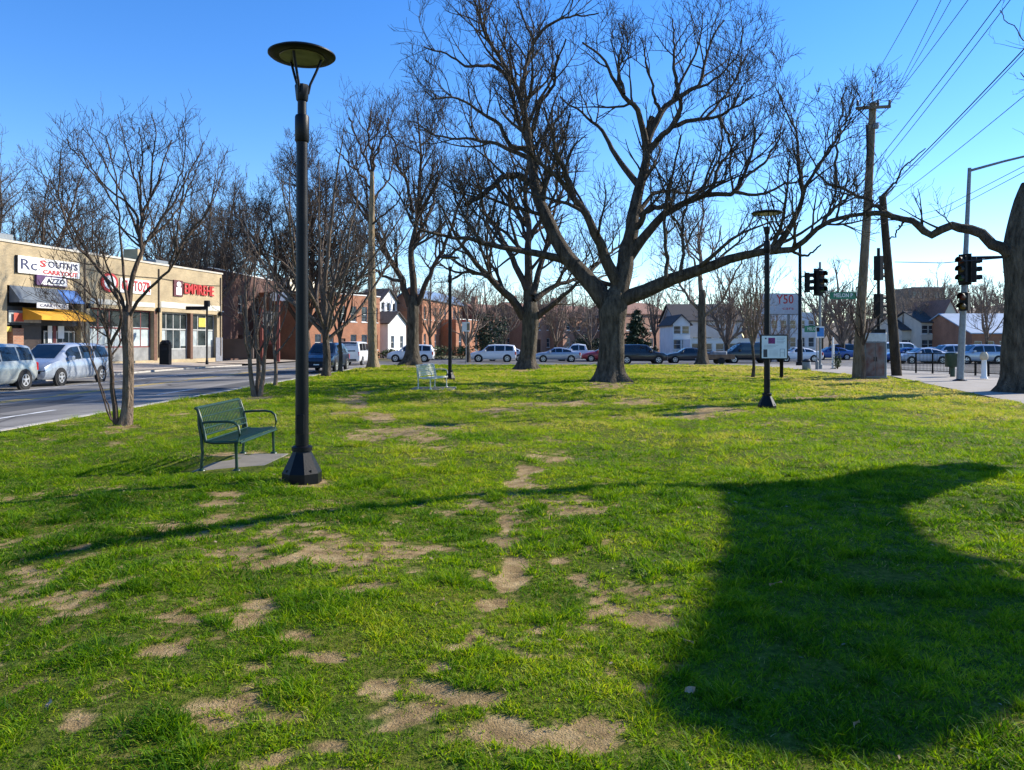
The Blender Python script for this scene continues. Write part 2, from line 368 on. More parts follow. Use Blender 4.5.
def blades(name, y0, y1, dens, h, w, segs, lean=1.0):
    kx = 0.74; area = kx*(y1**2-y0**2) + 2.4*(y1-y0)
    n1 = int(dens*area*0.45); ntuft = int(dens*area*0.55/26); nb = 26
    y = np.sqrt(rng.uniform(y0**2, y1**2, n1)); x = rng.uniform(-1, 1, n1)*(kx*y+1.2)
    ty = np.sqrt(rng.uniform(y0**2, y1**2, ntuft)); tx = rng.uniform(-1, 1, ntuft)*(kx*ty+1.2); tsz = rng.uniform(0.6, 1.5, ntuft)**1.3; tto = rng.normal(size=ntuft)*0.09
    ta = rng.uniform(0, 2*np.pi, (ntuft, nb)); tr_ = rng.random((ntuft, nb))**0.7*0.055*tsz[:,None]
    x = np.r_[x, (tx[:,None]+np.cos(ta)*tr_).ravel()]; y = np.r_[y, (ty[:,None]+np.sin(ta)*tr_).ravel()]
    la = np.r_[rng.uniform(0, 2*np.pi, n1), (ta+rng.normal(size=ta.shape)*0.5).ravel()]
    hk = np.r_[rng.uniform(0.45, 1.0, n1), np.repeat(tsz, nb)*rng.uniform(0.6, 1.35, ntuft*nb)]
    lk = np.r_[rng.uniform(0.3, 1.6, n1), (0.3+1.3*(tr_/0.055/tsz[:,None])).ravel()]
    tk = np.r_[rng.normal(size=n1)*0.07, np.repeat(tto, nb)]
    keep = (x > x_left(y)+0.05) & (x < x_right(y)-0.05)
    # clear of slab and lamp base
    keep &= ~((x > -4.42) & (x < -3.33) & (y > 9.95) & (y < 11.8)); keep &= ~(np.hypot(x+2.644, y-9.57) < 0.27)
    x, y, la, hk, lk, tk = x[keep], y[keep], la[keep], hk[keep], lk[keep], tk[keep]
    b = worn(x, y); clump = fbm(x, y, 5.5, 21); big = fbm(x, y, 0.5, 31); tuft = np.clip((fbm(x, y, 2.6, 41)-0.52)*7, 0, 1)
    thin = sstep(2.5, 0.0, x)*0.25*sstep(14, 8, y)
    pk = np.clip(1.10 - 1.25*b - thin*(1.2-clump*1.6), 0.13, 1) * np.clip(-0.25+2.5*clump, 0.06, 1)
    k = rng.random(len(x)) < pk
    x, y, b, clump, big, tuft, la, hk, lk, tk = x[k], y[k], b[k], clump[k], big[k], tuft[k], la[k], hk[k], lk[k], tk[k]
    n = len(x); z = G(x, y) - 0.015*b - 0.004
    hh = h*(0.25 + 1.1*clump + 1.0*tuft*(1-b)) * hk * (1-0.55*b)
    ww = w*rng.uniform(0.7, 1.3, n)
    fa = rng.uniform(0, 2*np.pi, n); ln = lean*lk*hh
    fx, fy = np.cos(fa)*ww/2, np.sin(fa)*ww/2; lx, ly = np.cos(la)*ln, np.sin(la)*ln
    tone = np.clip(0.20 + 0.9*(big-0.5) + 0.5*(clump-0.42) - 0.16*tuft*(1-sstep(7,12,y)) + 0.42*rng.random(n)**1.4 + tk + 0.15*b, 0, 0.86)
    dead = rng.random(n) < 0.05 + 0.30*b; tone = np.where(dead, rng.uniform(0.9, 1.05, n), tone); hh = np.where(dead, hh*0.6, hh)
    tone += 0.24*sstep(7, 24, y) - 0.05*sstep(7, 4, y) + 0.22*sstep(8, 14, x)*sstep(12, 20, y)
    if segs == 2:
        V = np.stack([np.stack([x-fx,y-fy,z],-1), np.stack([x+fx,y+fy,z],-1),
                      np.stack([x+fx*.8+lx*.35,y+fy*.8+ly*.35,z+hh*.6],-1), np.stack([x-fx*.8+lx*.35,y-fy*.8+ly*.35,z+hh*.6],-1),
                      np.stack([x+lx,y+ly,z+hh*.95],-1)], 1).reshape(-1,3)
        i0 = np.arange(n)*5
        fs = [np.stack([i0,i0+1,i0+2,i0+3],-1), np.stack([i0+3,i0+2,i0+4],-1)]; rep = 5
    else:
        V = np.stack([np.stack([x-fx,y-fy,z],-1), np.stack([x+fx,y+fy,z],-1), np.stack([x+lx,y+ly,z+hh],-1)], 1).reshape(-1,3)
        i0 = np.arange(n)*3; fs = [np.stack([i0,i0+1,i0+2],-1)]; rep = 3
    me = mesh_np(name, V, fs, False)
    a = me.attributes.new('tone', 'FLOAT', 'POINT'); a.data.foreach_set('value', np.repeat(tone, rep).astype(np.float32))
    o = link(name, me, gm); stuff(o)
    o['label'] = 'short ragged green grass growing on the lawn'
blades('grass', 2.3, 5.5, 10500, 0.028, 0.0056, 2)
blades('grass', 5.5, 10.5, 5000, 0.032, 0.008, 2)
blades('grass', 10.5, 22, 1500, 0.042, 0.012, 1)
blades('grass', 22, 42, 600, 0.045, 0.026, 1)
blades('grass', 42, 59, 300, 0.05, 0.04, 1)

# ------------------------------------------------------------------ ground, roads, pavements
def sheet(name, xs, ys, m, dz=0.0, zf=None, kind=True):
    XX, YY = np.meshgrid(np.asarray(xs, float), np.asarray(ys, float))
    zz = (-0.25*sstep(45, 75, YY)) + dz
    if zf is not None: zz = zf(XX, YY)
    nr, nc = XX.shape; ii = np.arange(nr*nc).reshape(nr, nc)
    me = mesh_np(name, np.stack([XX,YY,zz],-1).reshape(-1,3), [np.stack([ii[:-1,:-1],ii[:-1,1:],ii[1:,1:],ii[1:,:-1]],-1).reshape(-1,4)], True)
    o = link(name, me, m)
    if kind: struct(o)
    return o
def road_mat(name, c, c2):
    if name in MATS: return MATS[name]
    m = bpy.data.materials.new(name); N, L = nodes_of(m); p = N['Principled BSDF']; p.inputs['Roughness'].default_value = 0.9; p.inputs['Specular IOR Level'].default_value = 0.2
    tc = N.new('ShaderNodeTexCoord'); mp = N.new('ShaderNodeMapping'); mp.inputs['Scale'].default_value = (1, 0.22, 1); L.new(tc.outputs['Object'], mp.inputs[0])
    n1 = N.new('ShaderNodeTexNoise'); n1.inputs['Scale'].default_value = 0.55; n1.inputs['Detail'].default_value = 7; L.new(mp.outputs[0], n1.inputs['Vector'])
    n2 = N.new('ShaderNodeTexNoise'); n2.inputs['Scale'].default_value = 30; n2.inputs['Detail'].default_value = 4; L.new(tc.outputs['Object'], n2.inputs['Vector'])
    r = N.new('ShaderNodeValToRGB'); r.color_ramp.elements[0].position=.35; r.color_ramp.elements[1].position=.65
    r.color_ramp.elements[0].color=(*c,1); r.color_ramp.elements[1].color=(*c2,1); L.new(n1.outputs['Fac'], r.inputs['Fac'])
    mx = N.new('ShaderNodeMix'); mx.data_type='RGBA'; mx.blend_type='OVERLAY'; mx.inputs['Factor'].default_value=0.35
    L.new(r.outputs[0], mx.inputs[6]); L.new(n2.outputs['Fac'], mx.inputs[7]); L.new(mx.outputs[2], p.inputs['Base Color'])
    vo = N.new('ShaderNodeTexVoronoi'); vo.feature='DISTANCE_TO_EDGE'; vo.inputs['Scale'].default_value=0.35
    nm = N.new('ShaderNodeMix'); nm.data_type='RGBA'; nm.inputs['Factor'].default_value=.25; L.new(tc.outputs['Object'], nm.inputs[6]); L.new(n1.outputs['Color'], nm.inputs[7]); L.new(nm.outputs[2], vo.inputs['Vector'])
    cr = N.new('ShaderNodeMapRange'); cr.inputs['From Min'].default_value=0; cr.inputs['From Max'].default_value=0.022; cr.inputs['To Min'].default_value=.45; cr.inputs['To Max'].default_value=1; L.new(vo.outputs['Distance'], cr.inputs['Value'])
    mc = N.new('ShaderNodeMix'); mc.data_type='RGBA'; mc.blend_type='MULTIPLY'; mc.inputs['Factor'].default_value=1
    L.new(mx.outputs[2], mc.inputs[6]); L.new(cr.outputs[0], mc.inputs[7]); L.new(mc.outputs[2], p.inputs['Base Color'])
    MATS[name] = m; return m
asphalt = road_mat('asphalt', (0.135, 0.128, 0.117), (0.285, 0.265, 0.238))
lot = road_mat('worn asphalt', (0.10, 0.10, 0.105), (0.17, 0.165, 0.16))
walk_m = mat('pavement concrete', (0.40, 0.335, 0.27), 0.9, 0.14, 1.2, 0.25, 40)
path_m = mat('path concrete', (0.31, 0.275, 0.235), 0.9, 0.12, 1.5, 0.25, 40)
earth = mat('verge turf and soil', (0.075, 0.085, 0.025), 0.95, 0.5, 0.5, 0.4, 10, col2=(0.16, 0.13, 0.07))
yl = np.concatenate([np.arange(-12, 45, 3), np.arange(45, 90, 2), np.array([100,130,180,260,420,700,1200,2500])])
sheet('ground', [-2500,-600,-200,-60,-20,0,20,60,200,600,2500], np.concatenate([[-300,-60],yl]), earth, -0.14)
sheet('street', [-21.3,-15.6,-9.98], yl[yl<81], asphalt, -0.085)
sheet('cross_street', [-9.98,0,30,60,140], np.arange(60.6,89,2), lot, -0.081)
sheet('cross_street', [-140,-60,-21.3], np.arange(62,80,2), lot, -0.081)
sheet('side_street', [23.5,32,44], np.arange(-12,60.7,2.2), asphalt, -0.085)
for x0_,x1_,y0_,y1_ in ((-14.6,-13.0,17,23.5),(-18.0,-16.6,24,29),(-12.0,-10.9,27,38),(-14.9,-12.8,40,46)):
    sheet('road_patch', [x0_,x1_], np.linspace(y0_,y1_,3), road_mat('dark patch asphalt', (0.075,0.073,0.07), (0.13,0.126,0.12)), -0.0835)
# far pavement, rising from the kerb to the shop fronts
def zpav(x, y): return -0.25*sstep(45,75,y) + 0.05 + 0.032*np.clip(-21.5-x, 0, 8)
sheet('pavement', np.linspace(-33,-21.5,8), np.concatenate([np.arange(-12,62,3)]), walk_m, zf=zpav)
sheet('pavement', np.linspace(-26,-21.5,5), np.concatenate([np.arange(62,80,3),[]]), walk_m, zf=zpav)
# path beside the lawn and the plaza at the corner
def path_rows():
    y = np.concatenate([np.arange(-8,37,1.5), np.arange(37,60.3,0.6)])
    xl = x_right(y) + 0.0; xr = np.where(y < 33, xl + 4.2, 23.2)
    u = np.linspace(0,1,8); XX = xl[:,None]+(xr-xl)[:,None]*u; YY = np.repeat(y[:,None],8,1)
    zz = -0.25*sstep(45,75,YY) + 0.012 + 0*XX
    nr,nc = XX.shape; ii=np.arange(nr*nc).reshape(nr,nc)
    struct(link('footpath', mesh_np('footpath', np.stack([XX,YY,zz],-1).reshape(-1,3), [np.stack([ii[:-1,:-1],ii[:-1,1:],ii[1:,1:],ii[1:,:-1]],-1).reshape(-1,4)], True), path_m))
path_rows()
def kerb(name, pts, w=0.16, h=0.12, zf=None):
    mb = MB(); rings = []
    for i, (x, y) in enumerate(pts):
        a = Vector(pts[max(i-1,0)]); b = Vector(pts[min(i+1,len(pts)-1)]); t = (b-a).normalized(); n = Vector((-t.y, t.x))*w/2
        z = -0.25*float(sstep(45,75,y)) + 0.018
        rings.append([(x-n.x,y-n.y,z-0.16),(x-n.x,y-n.y,z),(x+n.x,y+n.y,z),(x+n.x,y+n.y,z-0.16)])
    mb.loft(rings); return struct(mb.build(name, kerb_m))
kerb('kerb', [(float(x_left(y))-0.09, float(y)) for y in list(np.arange(-8,55,3))+list(np.arange(55,60,0.6))])
kerb('kerb', [(float(x), 60.1) for x in np.linspace(-3.5, 23, 12)])
kerb('kerb', [(-21.4, float(y)) for y in list(np.arange(-12,62,3))])
kerb('kerb', [(23.35, float(y)) for y in np.arange(-8,60,3)])
yel = mat('yellow road paint', (0.55, 0.36, 0.04), 0.8, 0.35, 3)
wht = mat('white road paint', (0.62, 0.62, 0.60), 0.8, 0.3, 3)
def stripe(x0, x1, y0, y1, m):
    sheet('road_marking', [x0,x1], np.linspace(y0,y1,max(2,int((y1-y0)/3)+1)), m, -0.081)
for y0 in np.arange(5, 60, 5.2): stripe(-15.5,-15.36,y0,y0+3.6,yel)
stripe(-15.22,-15.08,6,60,yel)
for y0 in np.arange(8, 60, 9.0): stripe(-12.2,-12.08,y0,y0+3.2,wht)
stripe(-18.1,-17.98,6,60,wht)
stripe(-20.9,-11,58.6,59.1,wht)
def lane_x(y, x0, x1): 
    o = sheet('road_marking', [x0,x1], [y,y+0.13], yel, -0.077)
for x0 in np.arange(-6,60,5): lane_x(72.8, x0, x0+3)

# ------------------------------------------------------------------ lamps
def make_lamp(label, x, y, scale=1.0):
    t = thing('street_lamp', label, 'street lamp', (x, y, g(x,y)-0.02), 0, 'black park lamps with disc heads'); t.scale = (scale,)*3
    mb = MB(); mb.lathe([(0.245,0),(0.245,0.13),(0.235,0.15),(0.12,0.38),(0.115,0.40)], 8)
    mb.build('base', black_metal, t)
    mb = MB(); mb.lathe([(0.118,0.40),(0.128,0.405),(0.128,0.45),(0.10,0.465)], 16); mb.build('collar', black_metal, t, 40)
    mb = MB(); mb.lathe([(0.083,0.46),(0.076,2.4),(0.070,4.31)], 16); mb.build('pole', black_metal, t, 40)
    mb = MB(); mb.lathe([(0.072,4.28),(0.088,4.30),(0.088,4.60),(0.08,4.62)], 16)
    mb.lathe([(0.056,4.61),(0.054,4.82)], 14); mb.lathe([(0.066,4.80),(0.072,4.81),(0.09,4.98),(0.086,5.0)], 8); mb.build('pole_top', black_metal, t, 40)
    for k in range(3):
        a = RAD(20 + 120*k); c, s = math.cos(a), math.sin(a)
        mb = MB(); mb.tube([(0.075*c,0.075*s,4.9),(0.10*c,0.10*s,5.02),(0.17*c,0.17*s,5.18),(0.245*c,0.245*s,5.375)], 0.017, 8); mb.build('arm', black_metal, t, 50)
    mb = MB(); mb.lathe([(0.26,5.362),(0.285,5.352),(0.39,5.352),(0.415,5.372),(0.415,5.386),(0.36,5.415),(0.22,5.44),(0.05,5.45)], 40); mb.build('lamp_shade', black_metal, t, 50)
    mb = MB(); mb.lathe([(0.27,5.345),(0.275,5.351),(0.1,5.350)], 32); mb.build('lens', mat('lamp lens', (0.13,0.125,0.07), 0.25, 0.3, 5), t, 50)
    mb = MB(); mb.rbox(-.05,.05,-.093,-.07,.62,.86,.008); mb.build('access_door', black_metal, t)
    for k in range(4):
        a = RAD(45+90*k); mb = MB(); mb.lathe([(0.016,0.145),(0.016,0.175),(0.008,0.18)], 6, (0.205*math.cos(a),0.205*math.sin(a),0)); mb.build('bolt', black_metal, t)
    return t
make_lamp('tall black lamp post with disc head standing beside the green bench', -2.644, 9.57)
make_lamp('black lamp post carrying the white notice board on the right of the lawn', X(767,19.6), 19.6, 0.945)
make_lamp('small distant black lamp post standing behind the pale bench', X(450,33.2), 33.2, 1.0)

def slab(label, x0, x1, y0, y1, h=0.06):
    mb = MB(); z = g((x0+x1)/2,(y0+y1)/2); mb.rbox(x0-(x0+x1)/2, x1-(x0+x1)/2, y0-(y0+y1)/2, y1-(y0+y1)/2, -0.15, h, 0.015)
    o = mb.build('concrete_pad', concrete, None, None, ((x0+x1)/2,(y0+y1)/2,z)); tag(o, label, 'concrete pad'); return z + h
zp = slab('grey concrete pad under the green bench in the grass', -4.30, -3.46, 10.03, 11.8, 0.002)

# ------------------------------------------------------------------ benches
def make_bench(label, x, y, z, rz, m):
    t = thing('park_bench', label, 'bench', (x,y,z), rz)
    Lh = 0.78
    # profile (front is +x): seat then back, curled top
    seat = [(0.27,0.375),(0.255,0.405),(0.20,0.42),(0.05,0.405),(-0.12,0.395),(-0.19,0.405)]
    back = [(-0.205,0.47),(-0.225,0.55),(-0.255,0.68),(-0.285,0.79),(-0.305,0.835),(-0.335,0.845),(-0.35,0.825)]
    def strips(prof, wid, pitch, th, a=None):
        mb = MB(); n = int(2*Lh/pitch)
        for k in range(n):
            yy = -Lh + (k+0.5)*2*Lh/n
            mb.loft([[(px,yy-wid/2,pz),(px,yy+wid/2,pz),(px-0.001,yy+wid/2,pz-th),(px-0.001,yy-wid/2,pz-th)] for px,pz in prof])
        return mb
    mb = strips(seat, 0.024, 0.046, 0.006)
    for px,pz,r in ((0.27,0.37,0.016),(-0.19,0.40,0.014),(0.04,0.394,0.010)): mb.tube([(px,-Lh,pz),(px,Lh,pz)], r, 8)
    mb.build('seat', m, t)
    mb = MB(); n = 29
    for k in range(n):
        yy = -Lh + (k+0.5)*2*Lh/n
        mb.loft([[(px+0.004,yy-0.009,pz),(px+0.004,yy+0.009,pz),(px-0.004,yy+0.009,pz),(px-0.004,yy-0.009,pz)] for px,pz in back])
    for px,pz,r in ((-0.205,0.475,0.014),(-0.225,0.56,0.013),(-0.265,0.715,0.010),(-0.318,0.84,0.02)): mb.tube([(px,-Lh,pz),(px,Lh,pz)], r, 8)
    mb.build('backrest', m, t)
    for s in (-1,1):
        yy = s*(Lh+0.012)
        mb = MB(); mb.tube([(-0.335,yy,0.845),(-0.30,yy,0.82),(-0.255,yy,0.68),(-0.215,yy,0.52),(-0.195,yy,0.395),(-0.10,yy,0.375),(0.1,yy,0.38),(0.25,yy,0.39)], [0.022,0.024,0.024,0.024,0.026,0.024,0.024,0.022], 8); mb.build('end_frame', m, t, 60)
        mb = MB(); mb.tube([(-0.245,yy,0.645),(-0.12,yy,0.655),(0.10,yy,0.66),(0.19,yy,0.645),(0.245,yy,0.60),(0.265,yy,0.50),(0.25,yy,0.39)], 0.017, 8); mb.build('arm_rest', m, t, 60)
        mb = MB(); mb.tube([(-0.29,yy,0.80),(-0.285,yy,0.62),(-0.25,yy,0.45),(-0.235,yy,0.25),(-0.25,yy,0.03)], [0.016,0.02,0.024,0.022,0.022], 8); mb.lathe([(0.055,0.0),(0.05,0.015),(0.025,0.03)], 10, (-0.25,yy,0)); mb.build('leg', m, t, 50)
        mb = MB(); mb.tube([(0.22,yy,0.385),(0.215,yy,0.33),(0.22,yy,0.2),(0.225,yy,0.03)], [0.034,0.024,0.02,0.022], 8); mb.lathe([(0.055,0.0),(0.05,0.015),(0.025,0.03)], 10, (0.225,yy,0)); mb.build('leg', m, t, 50)
    return t
make_bench('dark green metal strap bench with looped arms on a concrete pad', -3.93, 11.02, zp, 0, green_metal)
by = 27.6; bx = X(433, by)
zq = slab('pale concrete pad under the light distant bench', bx-0.75, bx+0.8, by-0.85, by+0.75, 0.03)
make_bench('glare-painted pale metal bench standing in front of the distant lamp post', bx, by, zq, RAD(-16), glare_metal)

# ------------------------------------------------------------------ notice board, post
def info_board():
    Y = 19.42; x = X(774, Y); t = thing('notice_board', 'white notice board in a black frame mounted on the lamp post', 'notice board', (x, Y, CH-(347-HZ)/F*Y))
    w, h = 0.355, 0.32
    mb = MB(); mb.rbox(-w,w,-0.02,0.03,-h,h,0.012); mb.build('frame', black_metal, t)
    mb = MB(); mb.box(-w+0.035,w-0.035,-0.024,-0.019,-h+0.035,h-0.035); mb.build('sheet', mat('printed board', (0.62,0.68,0.72), 0.35, 0.05), t)
    pu = mat('purple print', (0.16,0.01,0.12), 0.5, 0.6, 30); dk = mat('dark print', (0.03,0.035,0.05), 0.5, 0.2); gy = mat('grey print', (0.30,0.34,0.40), 0.5, 0.2)
    mb = MB(); mb.box(-0.155,0.02,-0.0262,-0.0245,0.085,0.235); mb.box(-0.14,0.005,-0.0275,-0.0262,0.10,0.22); mb.build('picture', pu, t)
    mb = MB(); mb.box(-0.28,-0.18,-0.0262,-0.0245,-0.26,-0.06); mb.build('dark_panel', dk, t); MB().box(-0.24,-0.20,-0.0262,-0.0245,0.20,0.235).build('printed_mark', dk, t)
    mb = MB()
    for k in range(4): mb.box(0.06,0.27-0.03*(k%2),-0.0262,-0.0245,0.22-0.04*k,0.234-0.04*k)
    for k in range(3): mb.box(-0.26,0.10-0.06*k,-0.0262,-0.0245,0.04-0.035*k,0.05-0.035*k)
    for k in range(6): mb.box(-0.13,0.10,-0.0262,-0.0245,-0.08-0.03*k,-0.074-0.03*k)
    mb.box(0.14,0.27,-0.0262,-0.0245,-0.06,-0.045); mb.box(0.14,0.155,-0.0262,-0.0245,-0.25,-0.06); mb.box(0.255,0.27,-0.0262,-0.0245,-0.25,-0.06); mb.box(0.155,0.255,-0.0262,-0.0245,-0.15,-0.142)
    mb.build('printed_lines', gy, t)
    for q_ in (-.2,.15): MB().box(-0.20,-0.06,0.03,0.12,q_,q_+.05).build('clamp', black_metal, t)
info_board()
y = 35.5; x = X(781.5, y); mb = MB(); mb.lathe([(0.085,-0.1),(0.085,0.98),(0.10,1.0),(0.10,1.05),(0.04,1.09)], 12)
tag(mb.build('bollard', black_metal, None, 40, (x,y,g(x,y))), 'short black post seen just under the notice board', 'bollard')

# ------------------------------------------------------------------ bare trees
def unit(v): return v/np.maximum(np.linalg.norm(v, axis=-1, keepdims=True), 1e-9)
def resample(pts, K):
    pts = np.asarray(pts, float); d = np.r_[0, np.cumsum(np.linalg.norm(np.diff(pts[:,:3], axis=0), axis=1))]
    # smooth cubic through the points (Catmull-Rom on chord length)
    t = np.linspace(0, d[-1], K); out = np.empty((K, pts.shape[1]))
    m = np.gradient(pts, d, axis=0) if len(pts) > 2 else np.repeat((pts[1:]-pts[:1])/d[-1], 2, 0)
    for i, tt in enumerate(t):
        k = min(max(np.searchsorted(d, tt)-1, 0), len(d)-2); h = d[k+1]-d[k]; s = (tt-d[k])/h
        out[i] = (2*s**3-3*s**2+1)*pts[k] + (s**3-2*s**2+s)*h*m[k] + (-2*s**3+3*s**2)*pts[k+1] + (s**3-s**2)*h*m[k+1]
    return out
def tube_arrays(P, R, n):
    """P[N,K,3], R[N,K] -> vertices and faces of N tubes with n sides"""
    Nn, K, _ = P.shape
    T = unit(np.gradient(P, axis=1)); mean = np.abs(unit(P[:,-1]-P[:,0]))
    ax = np.eye(3)[np.argmin(mean, axis=1)][:,None,:]
    U = unit(np.cross(T, np.broadcast_to(ax, T.shape))); Vv = np.cross(T, U)
    th = 2*np.pi*np.arange(n)/n
    ring = P[:,:,None,:] + R[:,:,None,None]*(U[:,:,None,:]*np.cos(th)[None,None,:,None] + Vv[:,:,None,:]*np.sin(th)[None,None,:,None])
    base = np.arange(Nn)[:,None,None]*(K*n) + np.arange(K-1)[None,:,None]*n + np.arange(n)[None,None,:]
    nxt = np.arange(Nn)[:,None,None]*(K*n) + np.arange(K-1)[None,:,None]*n + (np.arange(n)[None,None,:]+1) % n
    f = np.stack([base, nxt, nxt+n, base+n], -1).reshape(-1,4)
    return ring.reshape(-1,3), f
class Crown:
    def __init__(s): s.V = []; s.F = []; s.n = 0
    def add(s, P, R, n):
        if not len(P): return
        v, f = tube_arrays(P, R, n); s.V.append(v); s.F.append(f + s.n); s.n += len(v)
    def mesh(s, name, off):
        return mesh_np(name, np.concatenate(s.V) - np.asarray(off)[None,:], [np.concatenate(s.F)], True)
def plen(P): return np.linalg.norm(np.diff(P, axis=1), axis=2).sum(1)
def spawn(P, R, rng, dens, tr, ang, lf, lmin, lmax, rf, rmin, K, up, wig, flat=0.0, minn=0):
    Lp = plen(P); N0, K0, _ = P.shape
    n = rng.poisson(dens*Lp); n = np.maximum(n, minn); idx = np.repeat(np.arange(N0), n); M = len(idx)
    if M == 0: return np.zeros((0,K,3)), np.zeros((0,K))
    t = tr[0] + (tr[1]-tr[0])*rng.random(M)**0.85
    f = t*(K0-1); k = np.minimum(f.astype(int), K0-2); fr = (f-k)[:,None]
    pos = P[idx,k]*(1-fr) + P[idx,k+1]*fr; rt = R[idx,k]*(1-fr[:,0]) + R[idx,k+1]*fr[:,0]
    tan = unit(P[idx,k+1]-P[idx,k]); rn = rng.normal(size=(M,3)); rn[:,2] += 0.75
    perp = unit(rn - (rn*tan).sum(1)[:,None]*tan); a = rng.uniform(*ang, M)[:,None]*np.pi/180
    d = unit(tan*np.cos(a) + perp*np.sin(a) + np.array([0,0,up]))
    ln = np.clip(Lp[idx]*lf*(1.2-0.75*t)*rng.uniform(0.55,1.25,M), lmin, lmax)
    ln = ln*(1-0.32*t**2)
    r0 = np.maximum(np.minimum(rt*rf, 0.022*ln + rmin), rmin); r1 = np.maximum(r0*0.30, rmin*0.75)
    out = np.empty((M,K,3)); out[:,0] = pos; st = (ln/(K-1))[:,None]
    for q in range(1, K):
        out[:,q] = out[:,q-1] + d*st
        d = unit(d + wig*rng.normal(size=(M,3)) + np.array([0,0,up*0.45]))
    w = np.linspace(0,1,K)[None,:]
    return out, r0[:,None]*(1-w) + r1[:,None]*w
def ramify(cr, P, R, rng, rmin, dens=(1.2,1.8,2.2,2.2), lens=(0.48,0.55,0.55,0.6), start=0.2, up=0.11, cap=(4.5,2.2,1.1,0.6), wig=0.13, levels=4, ang=(28,62), mn=(1.7,1.1,0.7,0.45)):
    """grows branches, twigs and twiglets on limbs"""
    sides = (6,4,3,3); Ks = (8,6,5,4)
    for l in range(levels):
        P, R = spawn(P, R, rng, dens[l], (start if l == 0 else 0.12, 1.0), ang, lens[l], mn[l], cap[l], 0.62, rmin, Ks[l], up if l < 2 else up*0.6, wig)
        cr.add(P, R, sides[l])
def wob(P, rng, amp):
    """gives a traced limb the small kinks of real wood"""
    K = len(P); n = rng.normal(size=(K,3))*amp; n[0] = 0; n = (n + np.roll(n,1,0)*0.6); n[0] = 0
    return P + n
def trunk_mesh(path, n=20, flare=0.55, fh=0.9, rng=None, lobes=5, lump=0.04):
    """path: rows of x,y,z,r"""
    path = np.asarray(path); K = len(path); th = 2*np.pi*np.arange(n)/n; z0 = path[0,2]
    ph = rng.uniform(0, 6.28, 4)
    V = np.empty((K,n,3)); T = unit(np.gradient(path[:,:3], axis=0))
    U = unit(np.cross(T, np.array([0,1.0,0])[None,:])); W_ = np.cross(U, T)
    for k in range(K):
        e = math.exp(-max(path[k,2]-z0,0)/fh*2.2)
        r = path[k,3]*(1 + flare*e*(0.55+0.45*np.cos(lobes*th+ph[0]) + 0.25*np.cos(3*th+ph[1])) + lump*np.cos(3*th+ph[2]+path[k,2]*1.3) + lump*np.cos(7*th+ph[3]+path[k,2]*0.7))
        V[k] = path[k,:3] + r[:,None]*(U[k]*np.cos(th)[:,None] + W_[k]*np.sin(th)[:,None])
    b = np.arange(K-1)[:,None]*n + np.arange(n)[None,:]; c = np.arange(K-1)[:,None]*n + (np.arange(n)[None,:]+1) % n
    f = np.stack([b,c,c+n,b+n],-1).reshape(-1,4)
    return V.reshape(-1,3), f

def traced_tree(name, label, Y, trunk, limbs, seed, group=None, bark=bark_oak, limbbark=bark_limb, rmin=None, wobble=0.02, trace_in=True, twig=None, flare=0.55, more=None):
    """trunk: (px,py,half width px); limbs: (pixels, start radius px, end radius px, depth change at the tip in m)"""
    rng = np.random.default_rng(seed); k = Y/F; rmin = rmin or max(0.004, 0.00021*Y)
    bx = X(trunk[0][0], Y); base = Vector((bx, Y, g(bx, Y)))
    tp = []
    for i, (px, py, hw) in enumerate(trunk):
        p_ = at(px, py, Y); z = base.z-0.06 if i == 0 else p_.z
        tp.append((p_.x, Y, z, hw*k))
    tp = resample(tp, 26)
    v, f = trunk_mesh(tp, 24, flare, 0.9, rng)
    t = thing(name, label, 'tree', base, 0, group)
    link('trunk', mesh_np('trunk', v - np.array(base)[None,:], [f], True), bark, t)
    cr = Crown(); P, R = [], []
    for px, r0, r1, dy in limbs:
        n = len(px); d = np.r_[0, np.cumsum([math.hypot(px[i+1][0]-px[i][0], px[i+1][1]-px[i][1]) for i in range(n-1)])]; d = d/d[-1]
        y0 = px[0][2] if len(px[0]) > 2 else 0.0
        q = [tuple(at(p[0], p[1], Y + y0 + dy*s**1.2)) for p, s in zip(px, d)]
        pts = resample(np.array(q), 18); pts = wob(pts, rng, wobble)
        s = np.linspace(0, 1, 18); P.append(pts); R.append(np.maximum((r0*(1-s)**1.4 + r1*(1-(1-s)**1.4))*k*0.86, rmin))
    P = np.array(P); R = np.array(R); cr.add(P, R*1.02, 10)
    ramify(cr, P, R, rng, rmin, **(twig or {}))
    link('crown', cr.mesh('crown', base), limbbark, t)
    return t

